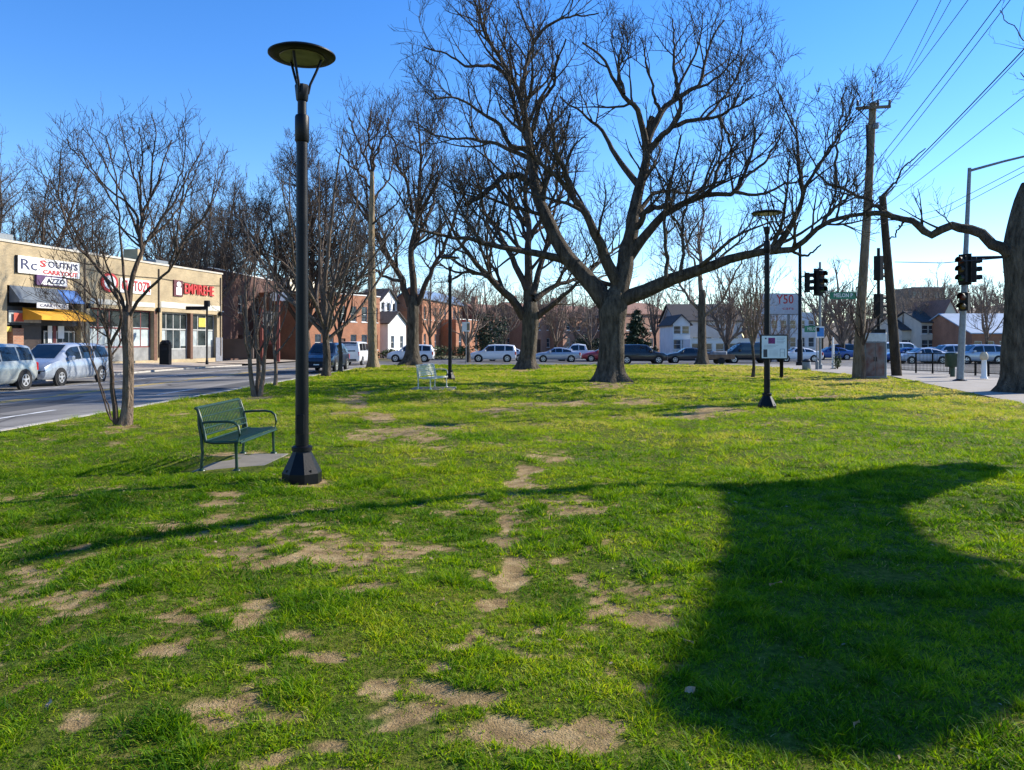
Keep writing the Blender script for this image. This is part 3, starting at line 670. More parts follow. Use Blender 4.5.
def grown_tree(name, label, x, y, H, seed, trunk_h=0.3, tr=0.18, n=6, spread=(18,50), group=None, bark=bark_limb, limbbark=bark_twig, rmin=None, twig=None, stems=1, lean=(0,0), leader=True, llen=0.62, up=0.055):
    rng = np.random.default_rng(seed); z = g(x,y); base = Vector((x,y,z)); rmin = rmin or max(0.004, 0.00021*y)
    t = thing(name, label, 'tree', base, 0, group); cr = Crown(); P = []; R = []; tv = []; tf = []; nv = 0
    for s_ in range(stems):
        a = rng.uniform(0, 6.28) if stems > 1 else 0; off = 0.0 if stems == 1 else tr*1.3
        h = H*trunk_h*(1 if stems == 1 else rng.uniform(0.75,1.15)); tz = np.linspace(0,1,10); ln = 0.0 if stems == 1 else rng.uniform(0.06,0.16)*h
        aa = 2*math.pi*s_/max(stems,1) + rng.uniform(-.4,.4)
        px = x + math.cos(aa)*(off + ln*tz**1.4) + lean[0]*tz*h + 0.02*h*np.sin(tz*5+a); py = y + math.sin(aa)*(off + ln*tz**1.4) + lean[1]*tz*h
        rr = tr*(1-0.3*tz)*(1 if stems == 1 else rng.uniform(0.75,1.1))
        path = np.stack([px,py,z-0.05+tz*(h+0.05),rr],-1)
        v, f = trunk_mesh(path, 14, 0.5 if stems == 1 else 0.2, 0.6*max(1,tr*3), rng); tv.append(v); tf.append(f+nv); nv += len(v)
        m = max(2, int(round(n/stems))); top = path[-1,:3]; dd = unit(path[-1,:3]-path[-3,:3])
        for q in range(m + (1 if leader else 0)):
            lead = leader and q == m
            az = 2*math.pi*q/m + rng.uniform(-.5,.5) + a; po = math.radians(rng.uniform(2,10) if lead else rng.uniform(*spread))
            d = np.array([math.cos(az)*math.sin(po), math.sin(az)*math.sin(po), math.cos(po)]); d = unit(d + dd*0.35)
            Lq = (H-h)*(0.92 if lead else llen*rng.uniform(0.85,1.25)); st = Lq/13
            fr = 1.0 if lead else rng.uniform(0.72,1.0); k = int(fr*9); p0 = path[k,:3].copy(); pts = [p0]
            for w in range(13):
                pts.append(pts[-1]+d*st); d = unit(d + rng.normal(size=3)*0.075 + np.array([0,0,up*(0.9 if w < 7 else 0.3)]))
            P.append(pts); r0 = rr[k]*(0.8 if lead else rng.uniform(0.42,0.62)); R.append(r0*(1-np.linspace(0,1,14))**0.8 + rmin*1.3)
    link('trunk', mesh_np('trunk', np.concatenate(tv)-np.array(base)[None,:], [np.concatenate(tf)], True), bark, t)
    P = np.array(P); R = np.array(R); cr.add(P, R, 8); ramify(cr, P, R, rng, rmin, **(twig or {}))
    me = cr.mesh('crown', base); link('crown', me, limbbark, t); zmax = float(np.percentile(np.concatenate(cr.V)[:,2], 99.6)) - z; t.scale = (H/zmax,)*3
    return t

# the great oak in the middle of the lawn
oak_limbs = [
 ([(608,306),(590,284),(572,263),(558,243),(548,222),(538,200),(533,178),(531,150),(527,125),(519,95),(509,72),(498,55),(484,35),(477,4)], 11, 1.5, 3.0),
 ([(521,98,2.6),(524,78),(527,62),(533,43),(525,23),(517,2)], 3.2, 1.0, 1.5),
 ([(533,43,3.2),(546,27),(570,17),(598,14)], 2.4, 0.8, -1.5),
 ([(511,82,2.6),(492,66),(468,66),(449,55),(424,47)], 2.8, 0.8, -2.5),
 ([(531,132,2.0),(540,105),(552,88),(556,66),(566,40)], 3.4, 0.9, -3.0),
 ([(530,150,1.9),(509,143),(498,125),(476,109),(452,97),(432,100)], 3.4, 0.9, -2.0),
 ([(532,160,1.8),(507,147),(472,140),(453,139),(435,135),(414,121)], 3.2, 0.8, 2.5),
 ([(570,264,0.6),(560,259),(548,257),(533,252),(509,250),(484,244),(468,239),(453,238),(439,235),(418,228)], 5.2, 1.4, -3.0),
 ([(484,244,-1.2),(470,228),(458,205),(450,180)], 2.2, 0.8, 1.5),
 ([(535,188,1.6),(517,176),(505,177),(492,187),(478,198),(466,206)], 4.6, 2.6, -2.5),
 ([(621,290),(612,271),(599,240),(585,214),(573,197),(562,181),(550,170),(535,159),(520,148)], 8.0, 1.6, -3.0),
 ([(573,197,-1.6),(565,172),(556,153),(551,132),(545,108)], 4.4, 1.0, -2.0),
 ([(618,296),(624,270),(629,244),(634,212),(640,187),(646,162),(648,138),(651,116)], 11.5, 3.6, 1.0),
 ([(646,150,0.8),(654,123),(660,111),(673,100),(690,90),(698,86),(704,68),(712,39),(724,20)], 5.0, 0.9, 2.0),
 ([(677,97,1.4),(676,82),(673,60),(675,38),(672,18)], 2.8, 0.8, 1.0),
 ([(648,152,0.8),(661,137),(673,125),(680,112),(680,98)], 4.4, 2.2, -1.5),
 ([(673,126,0.2),(687,121),(706,118),(720,116),(736,106),(752,96)], 2.9, 0.9, -2.0),
 ([(720,116,-0.8),(727,135),(733,152),(742,165)], 1.8, 0.7, -1.0),
 ([(645,150,0.8),(641,121),(634,107),(624,94),(612,78),(605,62),(595,52),(583,42)], 4.6, 1.0, -2.5),
 ([(640,187,0.6),(628,173),(613,150),(603,133),(587,117),(571,105),(560,96)], 4.4, 1.0, 3.0),
 ([(629,258,0.2),(640,243),(655,226),(665,212),(676,205),(695,199),(710,196),(735,192),(744,175),(752,150),(756,128)], 6.2, 1.2, -2.5),
 ([(710,196,-1.0),(714,182),(720,166),(732,148),(738,128)], 2.8, 0.8, 1.0),
 ([(735,192,-1.6),(752,196),(772,190),(790,182),(808,178)], 2.0, 0.8, -2.0),
 ([(633,232,0.3),(650,210),(668,205)], 4.0, 2.6, -1.0),
 ([(636,214,0.4),(653,195),(671,191),(690,193),(705,186)], 3.2, 1.0, 2.6),
 ([(620,300),(648,290),(666,280),(692,272),(714,265),(737,256),(760,252),(776,251),(792,249),(806,238),(820,227),(840,219),(864,213)], 9.5, 1.8, -5.0),
 ([(772,251,-2.9),(783,240),(793,221),(801,203),(803,191),(815,172),(830,150),(842,130)], 4.0, 0.9, -1.0),
 ([(803,191,-3.2),(800,172),(798,154),(796,135),(788,112),(780,95)], 2.4, 0.7, 1.2),
 ([(792,250,-3.2),(806,257),(814,252),(822,246)], 1.8, 0.8, -0.5),
 ([(820,227,-4.2),(836,206),(850,196),(866,176)], 1.6, 0.7, 1.0),
 ([(666,279,-1.0),(666,259),(665,236),(664,212),(668,190)], 2.4, 1.4, 0.3),
 ([(681,276,-1.3),(683,248),(684,224),(687,205)], 2.2, 1.1, -0.3),
 ([(706,118,-0.3),(725,95),(740,70),(748,48)], 1.8, 0.6, 1.5),
 ([(690,90,1.2),(712,80),(735,60),(742,36)], 1.8, 0.6, -1.5),
 ([(742,178,-2.0),(762,164),(778,140),(786,112)], 1.8, 0.6, 1.5),
 ([(815,172,-3.4),(834,142),(848,114),(856,96)], 1.6, 0.6, 1.0),
 ([(660,111,1.0),(650,85),(645,58),(640,36)], 2.2, 0.6, -1.5),
 ([(624,94,-0.5),(618,66),(622,40),(618,22)], 2.0, 0.6, 1.5),
 ([(695,199,-0.6),(712,172),(722,140),(718,112)], 2.0, 0.6, 2.0),
 ([(597,300,0.0),(604,288),(592,280),(578,271),(560,268)], 4.0, 1.2, 4.0),
 ([(612,285,0.5),(590,276),(600,262),(622,246),(640,240)], 2.6, 1.0, 4.0),
]
traced_tree('oak_tree', 'huge bare oak with a forked trunk in the middle of the lawn', 33.2,
            [(611,384,16),(611,372,13.6),(612,350,12.6),(612,325,12.4),(613,308,14.0),(616,298,12.0),(618,290,9)], oak_limbs, 3, wobble=0.03, rmin=0.0095,
            twig=dict(dens=(1.45,2.0,2.3,2.1), cap=(4.2,2.5,1.5,0.85), mn=(2.1,1.4,.9,.55), start=0.28, wig=.12, up=.12))
# the oak behind it
oak2 = [
 ([(524,318),(510,297),(490,277),(474,260),(462,246),(452,228),(440,205)], 5.5, 1.0, -3),
 ([(530,318),(528,286),(528,253),(528,220),(524,185),(530,150),(526,120)], 6.5, 1.0, 1.5),
 ([(536,318),(547,308),(563,297),(580,280),(598,262)], 4.0, 1.0, -2),
 ([(534,300),(554,286),(572,281),(590,272),(600,255)], 3.6, 1.0, 3),
 ([(527,290),(517,267),(500,235),(484,206),(477,183),(470,160)], 4.2, 0.9, 3),
 ([(528,226,0.8),(511,204),(498,187),(488,160),(480,135)], 3.2, 0.8, 2),
 ([(529,240,0.8),(545,215),(556,190),(562,160)], 3.2, 0.8, -2),
 ([(532,296),(541,262),(550,230),(556,205),(570,180)], 4.2, 0.9, 3),
 ([(490,277,-1.6),(470,272),(452,270),(436,262)], 2.4, 0.8, 2),
]
traced_tree('oak_tree', 'large bare oak just left of and behind the huge forked oak', 47.5,
            [(527,371,11),(527,362,8.8),(529,345,7.8),(530,325,8.0),(530,312,8.4),(530,302,6)], oak2, 7, wobble=0.035, limbbark=bark_twig, twig=dict(dens=(1.15,1.55,1.8,1.8), cap=(5,3.0,1.8,1.0), mn=(2.4,1.6,1.0,.65), start=0.2, wig=.12))
tree3 = [
 ([(410,306),(402,281),(390,260),(378,238),(366,212),(352,190),(345,165)], 4.2, 0.9, -3),
 ([(414,306),(413,277),(411,253),(415,231),(417,200),(419,167),(419,140),(416,112)], 4.6, 0.9, 2),
 ([(414,212,1.2),(407,183),(398,167),(396,150),(388,128)], 2.4, 0.8, -2),
 ([(418,304),(430,274),(440,256),(447,242),(452,222),(462,196),(466,170)], 3.4, 0.8, -2),
 ([(440,256,-1.0),(456,250),(470,236),(482,212)], 2.0, 0.7, 2),
 ([(402,281,-1.0),(386,277),(368,266),(350,262)], 2.0, 0.7, 2),
 ([(416,240,1.0),(428,216),(436,190),(438,160)], 2.2, 0.7, 3),
]
traced_tree('oak_tree', 'bare tree with dark trunk between the tan trunk and the distant lamp', 57.8,
            [(411,366,10),(412,356,7.4),(413,335,5.8),(413,315,5.6),(413,303,5.2),(413,296,3.8)], tree3, 9, wobble=0.06, limbbark=bark_twig, twig=dict(dens=(1.3,1.6,1.8,1.8), cap=(5,3,1.8,1.0), mn=(2.6,1.7,1.1,.7)))
tan = [
 ([(372,180),(371,160),(369,140),(370,112)], 2.0, 0.8, 1),
 ([(372,172),(378,152),(385,132),(388,118)], 1.6, 0.7, -1.5),
 ([(371,172),(362,150),(354,132),(350,118)], 1.6, 0.7, 1.5),
 ([(371,190),(358,172),(345,158),(335,150)], 1.6, 0.7, -2),
 ([(371,242),(360,236),(350,222),(340,212)], 1.5, 0.7, 2),
 ([(373,200),(384,186),(392,170),(396,150)], 1.4, 0.7, 2),
 ([(372,225),(383,215),(394,206),(404,190)], 1.3, 0.7, -2),
]
traced_tree('sycamore_tree', 'slender tree with a straight pale tan trunk beside the street', 50.2,
            [(373,368,6.2),(373,360,5.0),(372,330,4.4),(372,290,3.9),(371.5,240,3.2),(372,200,2.6),(372,172,2.0)], tan, 13, bark=bark_pale, limbbark=bark_twig, wobble=0.05, flare=0.25, twig=dict(dens=(1.5,1.7,1.8,1.8), cap=(4.5,2.6,1.6,0.9), mn=(2.2,1.5,1,.6), up=0.24))
# right-hand oak, its trunk leaving the frame
rt = [
 ([(1010,254),(996,242),(982,235),(960,229),(945,229),(932,234),(920,227),(907,220),(890,216),(867,213)], 7.0, 3.2, 2.0),
 ([(892,216,1.7),(876,206),(864,199),(854,193),(840,187),(828,182),(815,172)], 3.2, 1.0, 1.0),
 ([(836,186,2.2),(835,165),(837,149),(840,130),(843,108),(846,88)], 2.2, 0.7, 0.5),
 ([(880,208,1.8),(889,188),(900,172),(912,160),(926,148)], 2.0, 0.6, -1.5),
 ([(905,219,1.6),(896,232),(890,240)], 1.4, 0.8, 0.0),
 ([(1022,230),(1034,190),(1050,150),(1068,110),(1080,70)], 10, 2.0, -1.0),
 ([(1022,220),(1040,196),(1070,170),(1110,140),(1140,110)], 8, 1.6, 2.0),
 ([(1060,172),(1068,140),(1066,100),(1070,60),(1064,20)], 5, 1.0, 2.0),
 ([(1048,150),(1064,120),(1080,80),(1090,40)], 5, 1.0, -2.0),
 ([(1058,112),(1066,60),(1060,10),(1058,-40)], 3, 1.0, -2.0),
 ([(1072,70,1.8),(1040,52),(1016,30),(1000,8)], 1.0, 0.5, 0.0),
]
traced_tree('oak_tree', 'dark oak at the right edge with a heavy limb reaching left', 26.0,
            [(1024,393,22),(1024,380,19),(1023,355,18),(1023,320,16.5),(1023,280,16.5),(1023,250,17),(1024,225,14),(1026,200,10),(1030,185,8)], rt, 17, wobble=0.04, rmin=0.0065,
            twig=dict(dens=(0.75,1.5,2.2,2.6), cap=(2.4,1.6,1.0,0.6), mn=(1.0,.8,.5,.35), start=0.35))
# trees further back, traced roughly
t700 = [([(702,300),(701,270),(700,240),(703,210),(700,190)],3.0,0.8,1),([(700,312),(686,296),(672,270),(662,250)],2.0,0.8,2),([(704,316),(722,300),(735,275),(745,250)],2.0,0.8,-2),
        ([(702,280),(690,255),(684,230)],1.6,.7,-2),([(702,272),(714,250),(722,226)],1.6,.7,2)]
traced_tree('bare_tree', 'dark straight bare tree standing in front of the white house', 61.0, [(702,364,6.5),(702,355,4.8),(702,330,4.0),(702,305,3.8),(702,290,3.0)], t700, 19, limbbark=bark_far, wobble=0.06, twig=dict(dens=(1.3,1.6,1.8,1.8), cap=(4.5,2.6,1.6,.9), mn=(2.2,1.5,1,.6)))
grown_tree('young_tree', 'slim young bare tree with upright shoots left of the notice board', X(753,37.2), 37.2, 8.0, 23, 0.26, 0.085, 10, (16,46), bark=bark_limb, limbbark=bark_far, llen=0.72, up=0.16, twig=dict(dens=(1.2,1.6,2.0,2.4), cap=(2,1.2,.7,.4), up=.25))
# crepe myrtles along the street kerb
lt = [
 ([(127,318),(130,296),(136,268),(141,245),(140,230),(144,209),(154,191),(162,165),(170,140)], 3.60, 0.7, 0.8),
 ([(140,236,0.4),(133,210),(118,196),(105,186),(92,168),(80,150)], 1.87, 0.6, -0.6),
 ([(142,222,0.4),(141,178),(143,152),(139,128)], 1.56, 0.6, -0.3),
 ([(141,246,0.4),(162,227),(178,209),(190,185),(200,160)], 1.72, 0.6, 1.0),
 ([(126,320),(122,298),(104,277),(88,256),(74,242),(61,227),(45,214)], 2.03, 0.6, 0.8),
 ([(124,306,0.1),(113,292),(95,264),(79,248),(64,215),(58,180),(62,150)], 1.72, 0.6, -1.0),
 ([(128,305),(123,266),(120,245),(119,214),(118,188),(112,160),(105,135)], 1.72, 0.6, -0.8),
 ([(129,318),(144,292),(170,269),(186,238),(206,214),(214,190)], 2.18, 0.6, -0.8),
 ([(170,269,-0.4),(176,240),(180,205),(186,170)], 1.25, 0.6, -0.5),
 ([(116,425,-0.1),(112,386),(110,347),(104,321),(96,300),(82,285),(62,276)], 3.24, 0.7, -0.6),
 ([(110,347,-0.3),(116,334),(121,322),(118,300),(108,270),(98,235)], 1.87, 0.7, -1.0),
 ([(111,420,0.2),(104,396),(96,376),(86,342),(78,316),(66,296),(50,280)], 1.01, 0.5, 0.6),
 ([(141,240,0.4),(128,205),(108,170),(92,140),(84,128)], 1.72, 0.5, 0.9),
 ([(143,215,0.5),(136,180),(126,146),(118,116)], 1.56, 0.5, 0.6),
 ([(150,196,0.6),(152,165),(156,135),(152,112)], 1.40, 0.5, -0.7),
 ([(148,238,0.4),(172,205),(192,168),(206,142)], 1.72, 0.5, 0.5),
 ([(180,248,-0.5),(200,222),(214,196),(222,172)], 1.40, 0.5, 0.6),
 ([(160,222,0.7),(178,180),(186,145),(182,120)], 1.25, 0.5, -0.5),
 ([(92,262,0.5),(70,222),(50,190),(40,168)], 1.25, 0.5, 0.9),
 ([(118,210,-0.6),(96,178),(74,152),(66,138)], 1.17, 0.5, -0.6),
 ([(113,422,0.3),(106,400),(100,384),(93,360),(88,330)], 0.94, 0.5, 0.9),
]
traced_tree('crepe_myrtle', 'multi-stemmed bare tree at the left between bench and street', 15.5,
            [(124,430,6.5),(126,418,5.6),(128,386,5.0),(128,350,5.0),(127,325,5.4),(128,312,4.2)], lt, 29, bark=bark_myrtle, limbbark=bark_twig, rmin=0.0042, wobble=0.012, flare=0.3,
            twig=dict(dens=(3.0,4.2,4.8,4.2), cap=(1.15,0.8,0.52,0.34), mn=(0.6,0.42,0.28,0.18), up=0.10, start=0.3, wig=.12))
mt = dict(dens=(1.0,1.7,2.3,2.6), cap=(2.2,1.3,0.8,0.5), mn=(0.9,0.55,0.35,0.22), up=0.12)
grown_tree('crepe_myrtle', 'bare crepe myrtle with three tan stems directly left of the tall lamp', X(257,24.4), 24.4, 5.0, 31, 0.36, 0.08, 8, (10,36), bark=bark_myrtle, stems=3, limbbark=bark_mid, llen=0.75, twig=dict(dens=(1.1,1.7,2.1,2.0), cap=(1.8,1.0,.6,.4), mn=(.8,.5,.3,.2), up=.14))
grown_tree('crepe_myrtle', 'thin bare street tree with a single pale stem behind the myrtle', X(275,30.5), 30.5, 5.2, 37, 0.34, 0.075, 6, (15,52), bark=bark_myrtle, limbbark=bark_mid, llen=0.72, twig=dict(dens=(1.1,1.7,2.1,2.0), cap=(1.8,1.0,.6,.4), mn=(.8,.5,.3,.2), up=.14))
grown_tree('crepe_myrtle', 'bare kerbside tree hiding the front of the dark car', X(326,37.6), 37.6, 12.2, 41, 0.2, 0.19, 11, (20,72), bark=bark_limb, limbbark=bark_mid, llen=0.75, twig=dict(dens=(0.8,1.4,2.0,2.2), cap=(2.2,1.3,.8,.5), mn=(.9,.55,.35,.22), up=.12))
grown_tree('crepe_myrtle', 'slender bare kerbside tree beside the rear of the dark car', X(340,43), 43, 9.0, 43, 0.32, 0.12, 7, (14,45), bark=bark_limb, limbbark=bark_twig, llen=0.7, twig=dict(dens=(1.1,1.7,2.3,2.8), cap=(2.4,1.5,.9,.5)))
bt = dict(dens=(1.0,1.4,1.6,1.5), cap=(5,3,1.8,1.0), mn=(2.4,1.6,1.0,.65))
grown_tree('street_tree', 'big dark bare tree rising across the street behind the tall lamp', X(306,79), 79, 23.5, 47, 0.16, 0.5, 11, (12,70), limbbark=bark_twig, llen=0.72, twig=dict(dens=(1.3,1.7,1.8,1.7), cap=(5.5,3.2,1.8,1.0), mn=(2.6,1.7,1.1,.7)))
grown_tree('street_tree', 'bare spreading tree right behind the corner of the tan shops', -30.0, 73, 20.5, 53, 0.2, 0.40, 8, (15,60), limbbark=bark_mid, llen=0.7, twig=dict(dens=(1.0,1.4,1.6,1.5), cap=(5.5,3.2,1.8,1.0), mn=(2.6,1.7,1.1,.7)))
grown_tree('street_tree', 'bare street tree rising behind the dark red house beside the tan shops', X(232,94), 94, 23.5, 59, 0.2, 0.36, 9, (15,66), limbbark=bark_mid, llen=0.72, twig=dict(dens=(.9,1.3,1.5,1.5), cap=(5,3.0,1.8,1.0), mn=(2.4,1.6,1.0,.65)))
# trees behind the shops
for k, (px, Y, H, s, lb) in enumerate([(-6,62,19.5,61,'bare tree rising behind the shop roof at the left edge'), (42,66,20,67,'bare tree behind the shop roof above the two-board sign'),
        (95,84,20.5,71,'faint bare tree behind the shop roof past the left myrtle'), (165,80,19.5,73,'bare tree behind the shop roof above the right shop sign'),(215,92,21,74,'tall bare tree far behind the corner of the shops')]):
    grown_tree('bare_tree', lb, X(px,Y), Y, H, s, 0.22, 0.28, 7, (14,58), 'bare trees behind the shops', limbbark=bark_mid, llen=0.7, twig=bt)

# background trees: five prototypes, then copies
protos = []
def far_tree(label, px, Y, H, group, dz=0.0, kind=None):
    k = len(protos)
    if kind is None: kind = k if k < 5 else rnd.randrange(5)
    x = X(px, Y)
    if k < 5:
        hh = (11,12,13,10,12)[k]
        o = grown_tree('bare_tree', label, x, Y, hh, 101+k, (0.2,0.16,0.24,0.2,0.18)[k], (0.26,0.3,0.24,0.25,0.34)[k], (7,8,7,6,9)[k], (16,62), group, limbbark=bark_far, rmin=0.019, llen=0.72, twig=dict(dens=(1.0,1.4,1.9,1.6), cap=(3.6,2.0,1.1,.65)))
        o['h'] = hh; o['k'] = o.scale[0]; protos.append(o)
    else:
        o = copy_tree(protos[kind]); o['label'] = label; o['group'] = group; o.rotation_euler.z = rnd.uniform(0,6.28)
    s = H/o['h']*o.get('k',1.0); o.location = (x, Y, g(x,Y)+dz-0.03); o.scale = (s*rnd.uniform(.92,1.1), s*rnd.uniform(.92,1.1), s)
    return o
rnd = random.Random(4)
GB = 'bare trees along the far side of the park'
for a in [(468,74,10.5,'dark leaning bare tree behind the distant lamp and white police-style car'), (556,100,11,'round bare tree seen between the two big oaks'), (505,92,10,'bare tree partly hidden by the rear oak on its left'),
          (590,112,11,'pale bare tree in the gap left of the huge oak trunk'), (727,84,10,'twiggy bare tree over the dark van'),
          (842,84,11,'bare tree between the green street sign and the utility pole'), (822,96,11,'faint bare tree behind the traffic signals'), (987,84,9.2,'round bare tree in front of the warehouse at right'),
          (430,104,12,'bare tree in front of the far brick terrace'), (487,125,12,'pale bare tree behind the white car'), (446,130,13,'far bare tree over the terrace roofs'), (535,128,13,'far bare tree behind the rear oak'),
          (575,135,12,'far bare tree above the brick row at centre'), (655,120,13,'bare tree beside the dark conifer'), (690,132,14,'bare tree behind the white house'), (765,100,10,'bare tree in front of the billboard'),
          (745,118,12,'reddish twiggy tree behind the billboard'), (905,110,11,'bare tree left of the gabled houses'), (780,76,4.6,'low russet twiggy tree under the billboard'), (395,118,14,'tall bare tree behind the white gabled hall'),
          (330,112,14,'bare tree over the orange brick building'), (868,120,12,'pale bare tree behind the utility pole'), (1012,120,12,'bare tree beyond the warehouse')]:
    lb = a[3].replace('white police-style car','passing car')
    far_tree(lb, a[0], a[1], a[2], GB)

# ------------------------------------------------------------------ buildings
class Wall:
    """facade from p0 to p1, seen left to right; local x along it, y inwards, z up"""
    def __init__(s, p0, p1, z0):
        s.p0 = Vector(p0); s.d = (Vector(p1)-Vector(p0)); s.L = s.d.length; s.d.normalize(); s.z0 = z0
        s.rz = math.atan2(s.d.y, s.d.x)
    def S(s, px):
        a = (px-512)/F; return (a*s.p0.y - s.p0.x)/(s.d.x - a*s.d.y)
    def Z(s, px, py):
        Y = s.p0.y + s.S(px)*s.d.y; return CH - (py-HZ)*Y/F - s.z0
    def root(s, name, label, cat='building', group=None):
        return thing(name, label, cat, (s.p0.x, s.p0.y, s.z0), s.rz, group)
def facade(mb, x0, x1, z0, z1, holes, y=0.0, rv=0.18):
    xs = sorted({x0,x1,*[h[0] for h in holes],*[h[2] for h in holes]}); zs = sorted({z0,z1,*[h[1] for h in holes],*[h[3] for h in holes]})
    for i in range(len(xs)-1):
        for j in range(len(zs)-1):
            cx, cz = (xs[i]+xs[i+1])/2, (zs[j]+zs[j+1])/2
            if any(h[0]<cx<h[2] and h[1]<cz<h[3] for h in holes): continue
            mb.quad((xs[i],y,zs[j]),(xs[i+1],y,zs[j]),(xs[i+1],y,zs[j+1]),(xs[i],y,zs[j+1]))
    for h in holes:
        a,b,c,d = h[:4]
        mb.quad((a,y,b),(a,y+rv,b),(a,y+rv,d),(a,y,d)); mb.quad((c,y,b),(c,y,d),(c,y+rv,d),(c,y+rv,b))
        mb.quad((a,y,d),(a,y+rv,d),(c,y+rv,d),(c,y,d)); mb.quad((a,y,b),(c,y,b),(c,y+rv,b),(a,y+rv,b))
def window(parent, h, nx=1, ny=2, frame=white_paint, glass=house_glass, bar=0.06, y=0.10, name='window', sill=True, pane='pane'):
    a,b,c,d = h[:4]; e = 0.012; a+=e; b+=e; c-=e; d-=e; mb = MB()
    mb.box(a,a+bar,y,y+0.06,b,d); mb.box(c-bar,c,y,y+0.06,b,d); mb.box(a+bar,c-bar,y,y+0.06,d-bar,d); mb.box(a+bar,c-bar,y,y+0.06,b,b+bar)
    for k in range(1,nx): xx=a+(c-a)*k/nx; mb.box(xx-bar*.35,xx+bar*.35,y+0.004,y+0.056,b+bar,d-bar)
    for k in range(1,ny): zz=b+(d-b)*k/ny; mb.box(a+bar,c-bar,y+0.008,y+0.052,zz-bar*.35,zz+bar*.35)
    w = mb.build(name, frame, parent)
    if sill: MB().box(a-0.08,c+0.08,-0.06,y+0.05,b-0.10,b-0.014).build('sill', frame, w)
    MB().quad((a+bar*.5,y+0.03,b+bar*.5),(c-bar*.5,y+0.03,b+bar*.5),(c-bar*.5,y+0.03,d-bar*.5),(a+bar*.5,y+0.03,d-bar*.5)).build(pane, glass, w)
    return w
def house(name, label, p0, p1, H, depth, wm, rows, roof='flat', rm=None, group=None, z0=None, trim=white_paint, win=(1.0,1.5), door=None, cols=3, eave=None, glass=house_glass, parapet=0.5, chimney=None, side_windows=0, cat='building'):
    z0 = g(*p0) if z0 is None else z0
    w = Wall(p0, p1, z0); t = w.root(name, label, cat, group); mb = MB(); hs = []
    for (zb, zt) in rows:
        for k in range(cols):
            cx = w.L*(k+0.5)/cols
            if door is not None and zb < 1.3 and k == door: continue
            hs.append((cx-win[0]/2, zb, cx+win[0]/2, zt))
    dh = None
    if door is not None: cx = w.L*(door+0.5)/cols; dh = (cx-0.55, 0.02, cx+0.55, 2.25)
    facade(mb, 0, w.L, -0.4, H, hs + ([dh] if dh else []))
    mb.quad((0,0,-.4),(0,0,H),(0,depth,H),(0,depth,-.4)); mb.quad((w.L,0,-.4),(w.L,depth,-.4),(w.L,depth,H),(w.L,0,H)); mb.quad((0,depth,-.4),(0,depth,H),(w.L,depth,H),(w.L,depth,-.4))
    if roof == 'gable_front': mb.add([(0,0,H),(w.L,0,H),(w.L/2,0,eave)],[(0,1,2)]); mb.add([(0,depth,H),(w.L,depth,H),(w.L/2,depth,eave)],[(0,1,2)])
    if roof == 'gable_side':
        for xx in (0,w.L): mb.add([(xx,0,H),(xx,depth,H),(xx,depth/2,eave)],[(0,1,2)])
    mb.build('wall', wm, t)
    rm = rm or mat('flat roof felt', (0.10,0.10,0.105), 0.9, 0.2)
    rb = MB(); o = 0.3
    if roof == 'flat':
        rb.quad((0.02,0.02,H-parapet),(w.L-.02,0.02,H-parapet),(w.L-.02,depth-.02,H-parapet),(0.02,depth-.02,H-parapet)); r = rb.build('roof', rm, t)
        MB().box(-0.06,w.L+0.06,-0.06,0.2,H,H+0.12).build('cornice', trim, t)
    elif roof == 'gable_front':
        for s in (0,1):
            x0, x1 = (-o, w.L/2) if s == 0 else (w.L+o, w.L/2); zl = H-(eave-H)*o/(w.L/2)
            rb.add([(x0,-o,zl),(x1,-o,eave),(x1,depth+o,eave),(x0,depth+o,zl),(x0,-o,zl+.14),(x1,-o,eave+.14),(x1,depth+o,eave+.14),(x0,depth+o,zl+.14)],[(0,1,2,3),(4,7,6,5),(0,4,5,1),(2,6,7,3),(0,3,7,4)])
        r = rb.build('roof', rm, t)
    else:
        for s in (0,1):
            y0, y1 = (-o, depth/2) if s == 0 else (depth+o, depth/2); zl = H-(eave-H)*o/(depth/2)
            rb.add([(-o,y0,zl),(-o,y1,eave),(w.L+o,y1,eave),(w.L+o,y0,zl),(-o,y0,zl+.14),(-o,y1,eave+.14),(w.L+o,y1,eave+.14),(w.L+o,y0,zl+.14)],[(0,1,2,3),(4,7,6,5),(0,4,5,1),(2,6,7,3),(0,3,7,4)])
        r = rb.build('roof', rm, t)
    if chimney: MB().box(chimney*w.L-.35,chimney*w.L+.35,depth*.4,depth*.4+.8,H-.5,(eave or H)+1.3).build('chimney', wm, r)
    for h in hs: window(t, h, frame=trim, glass=glass)
    if dh:
        d = MB().box(dh[0]+.01,dh[2]-.01,0.12,0.17,0.02,dh[3]-.01).build('door', mat('dark door', (0.06,0.03,0.02), .5, .2), t); MB().box(dh[2]-.2,dh[2]-.12,0.07,0.12,1.0,1.06).build('handle', grey_metal, d)
    return w, t

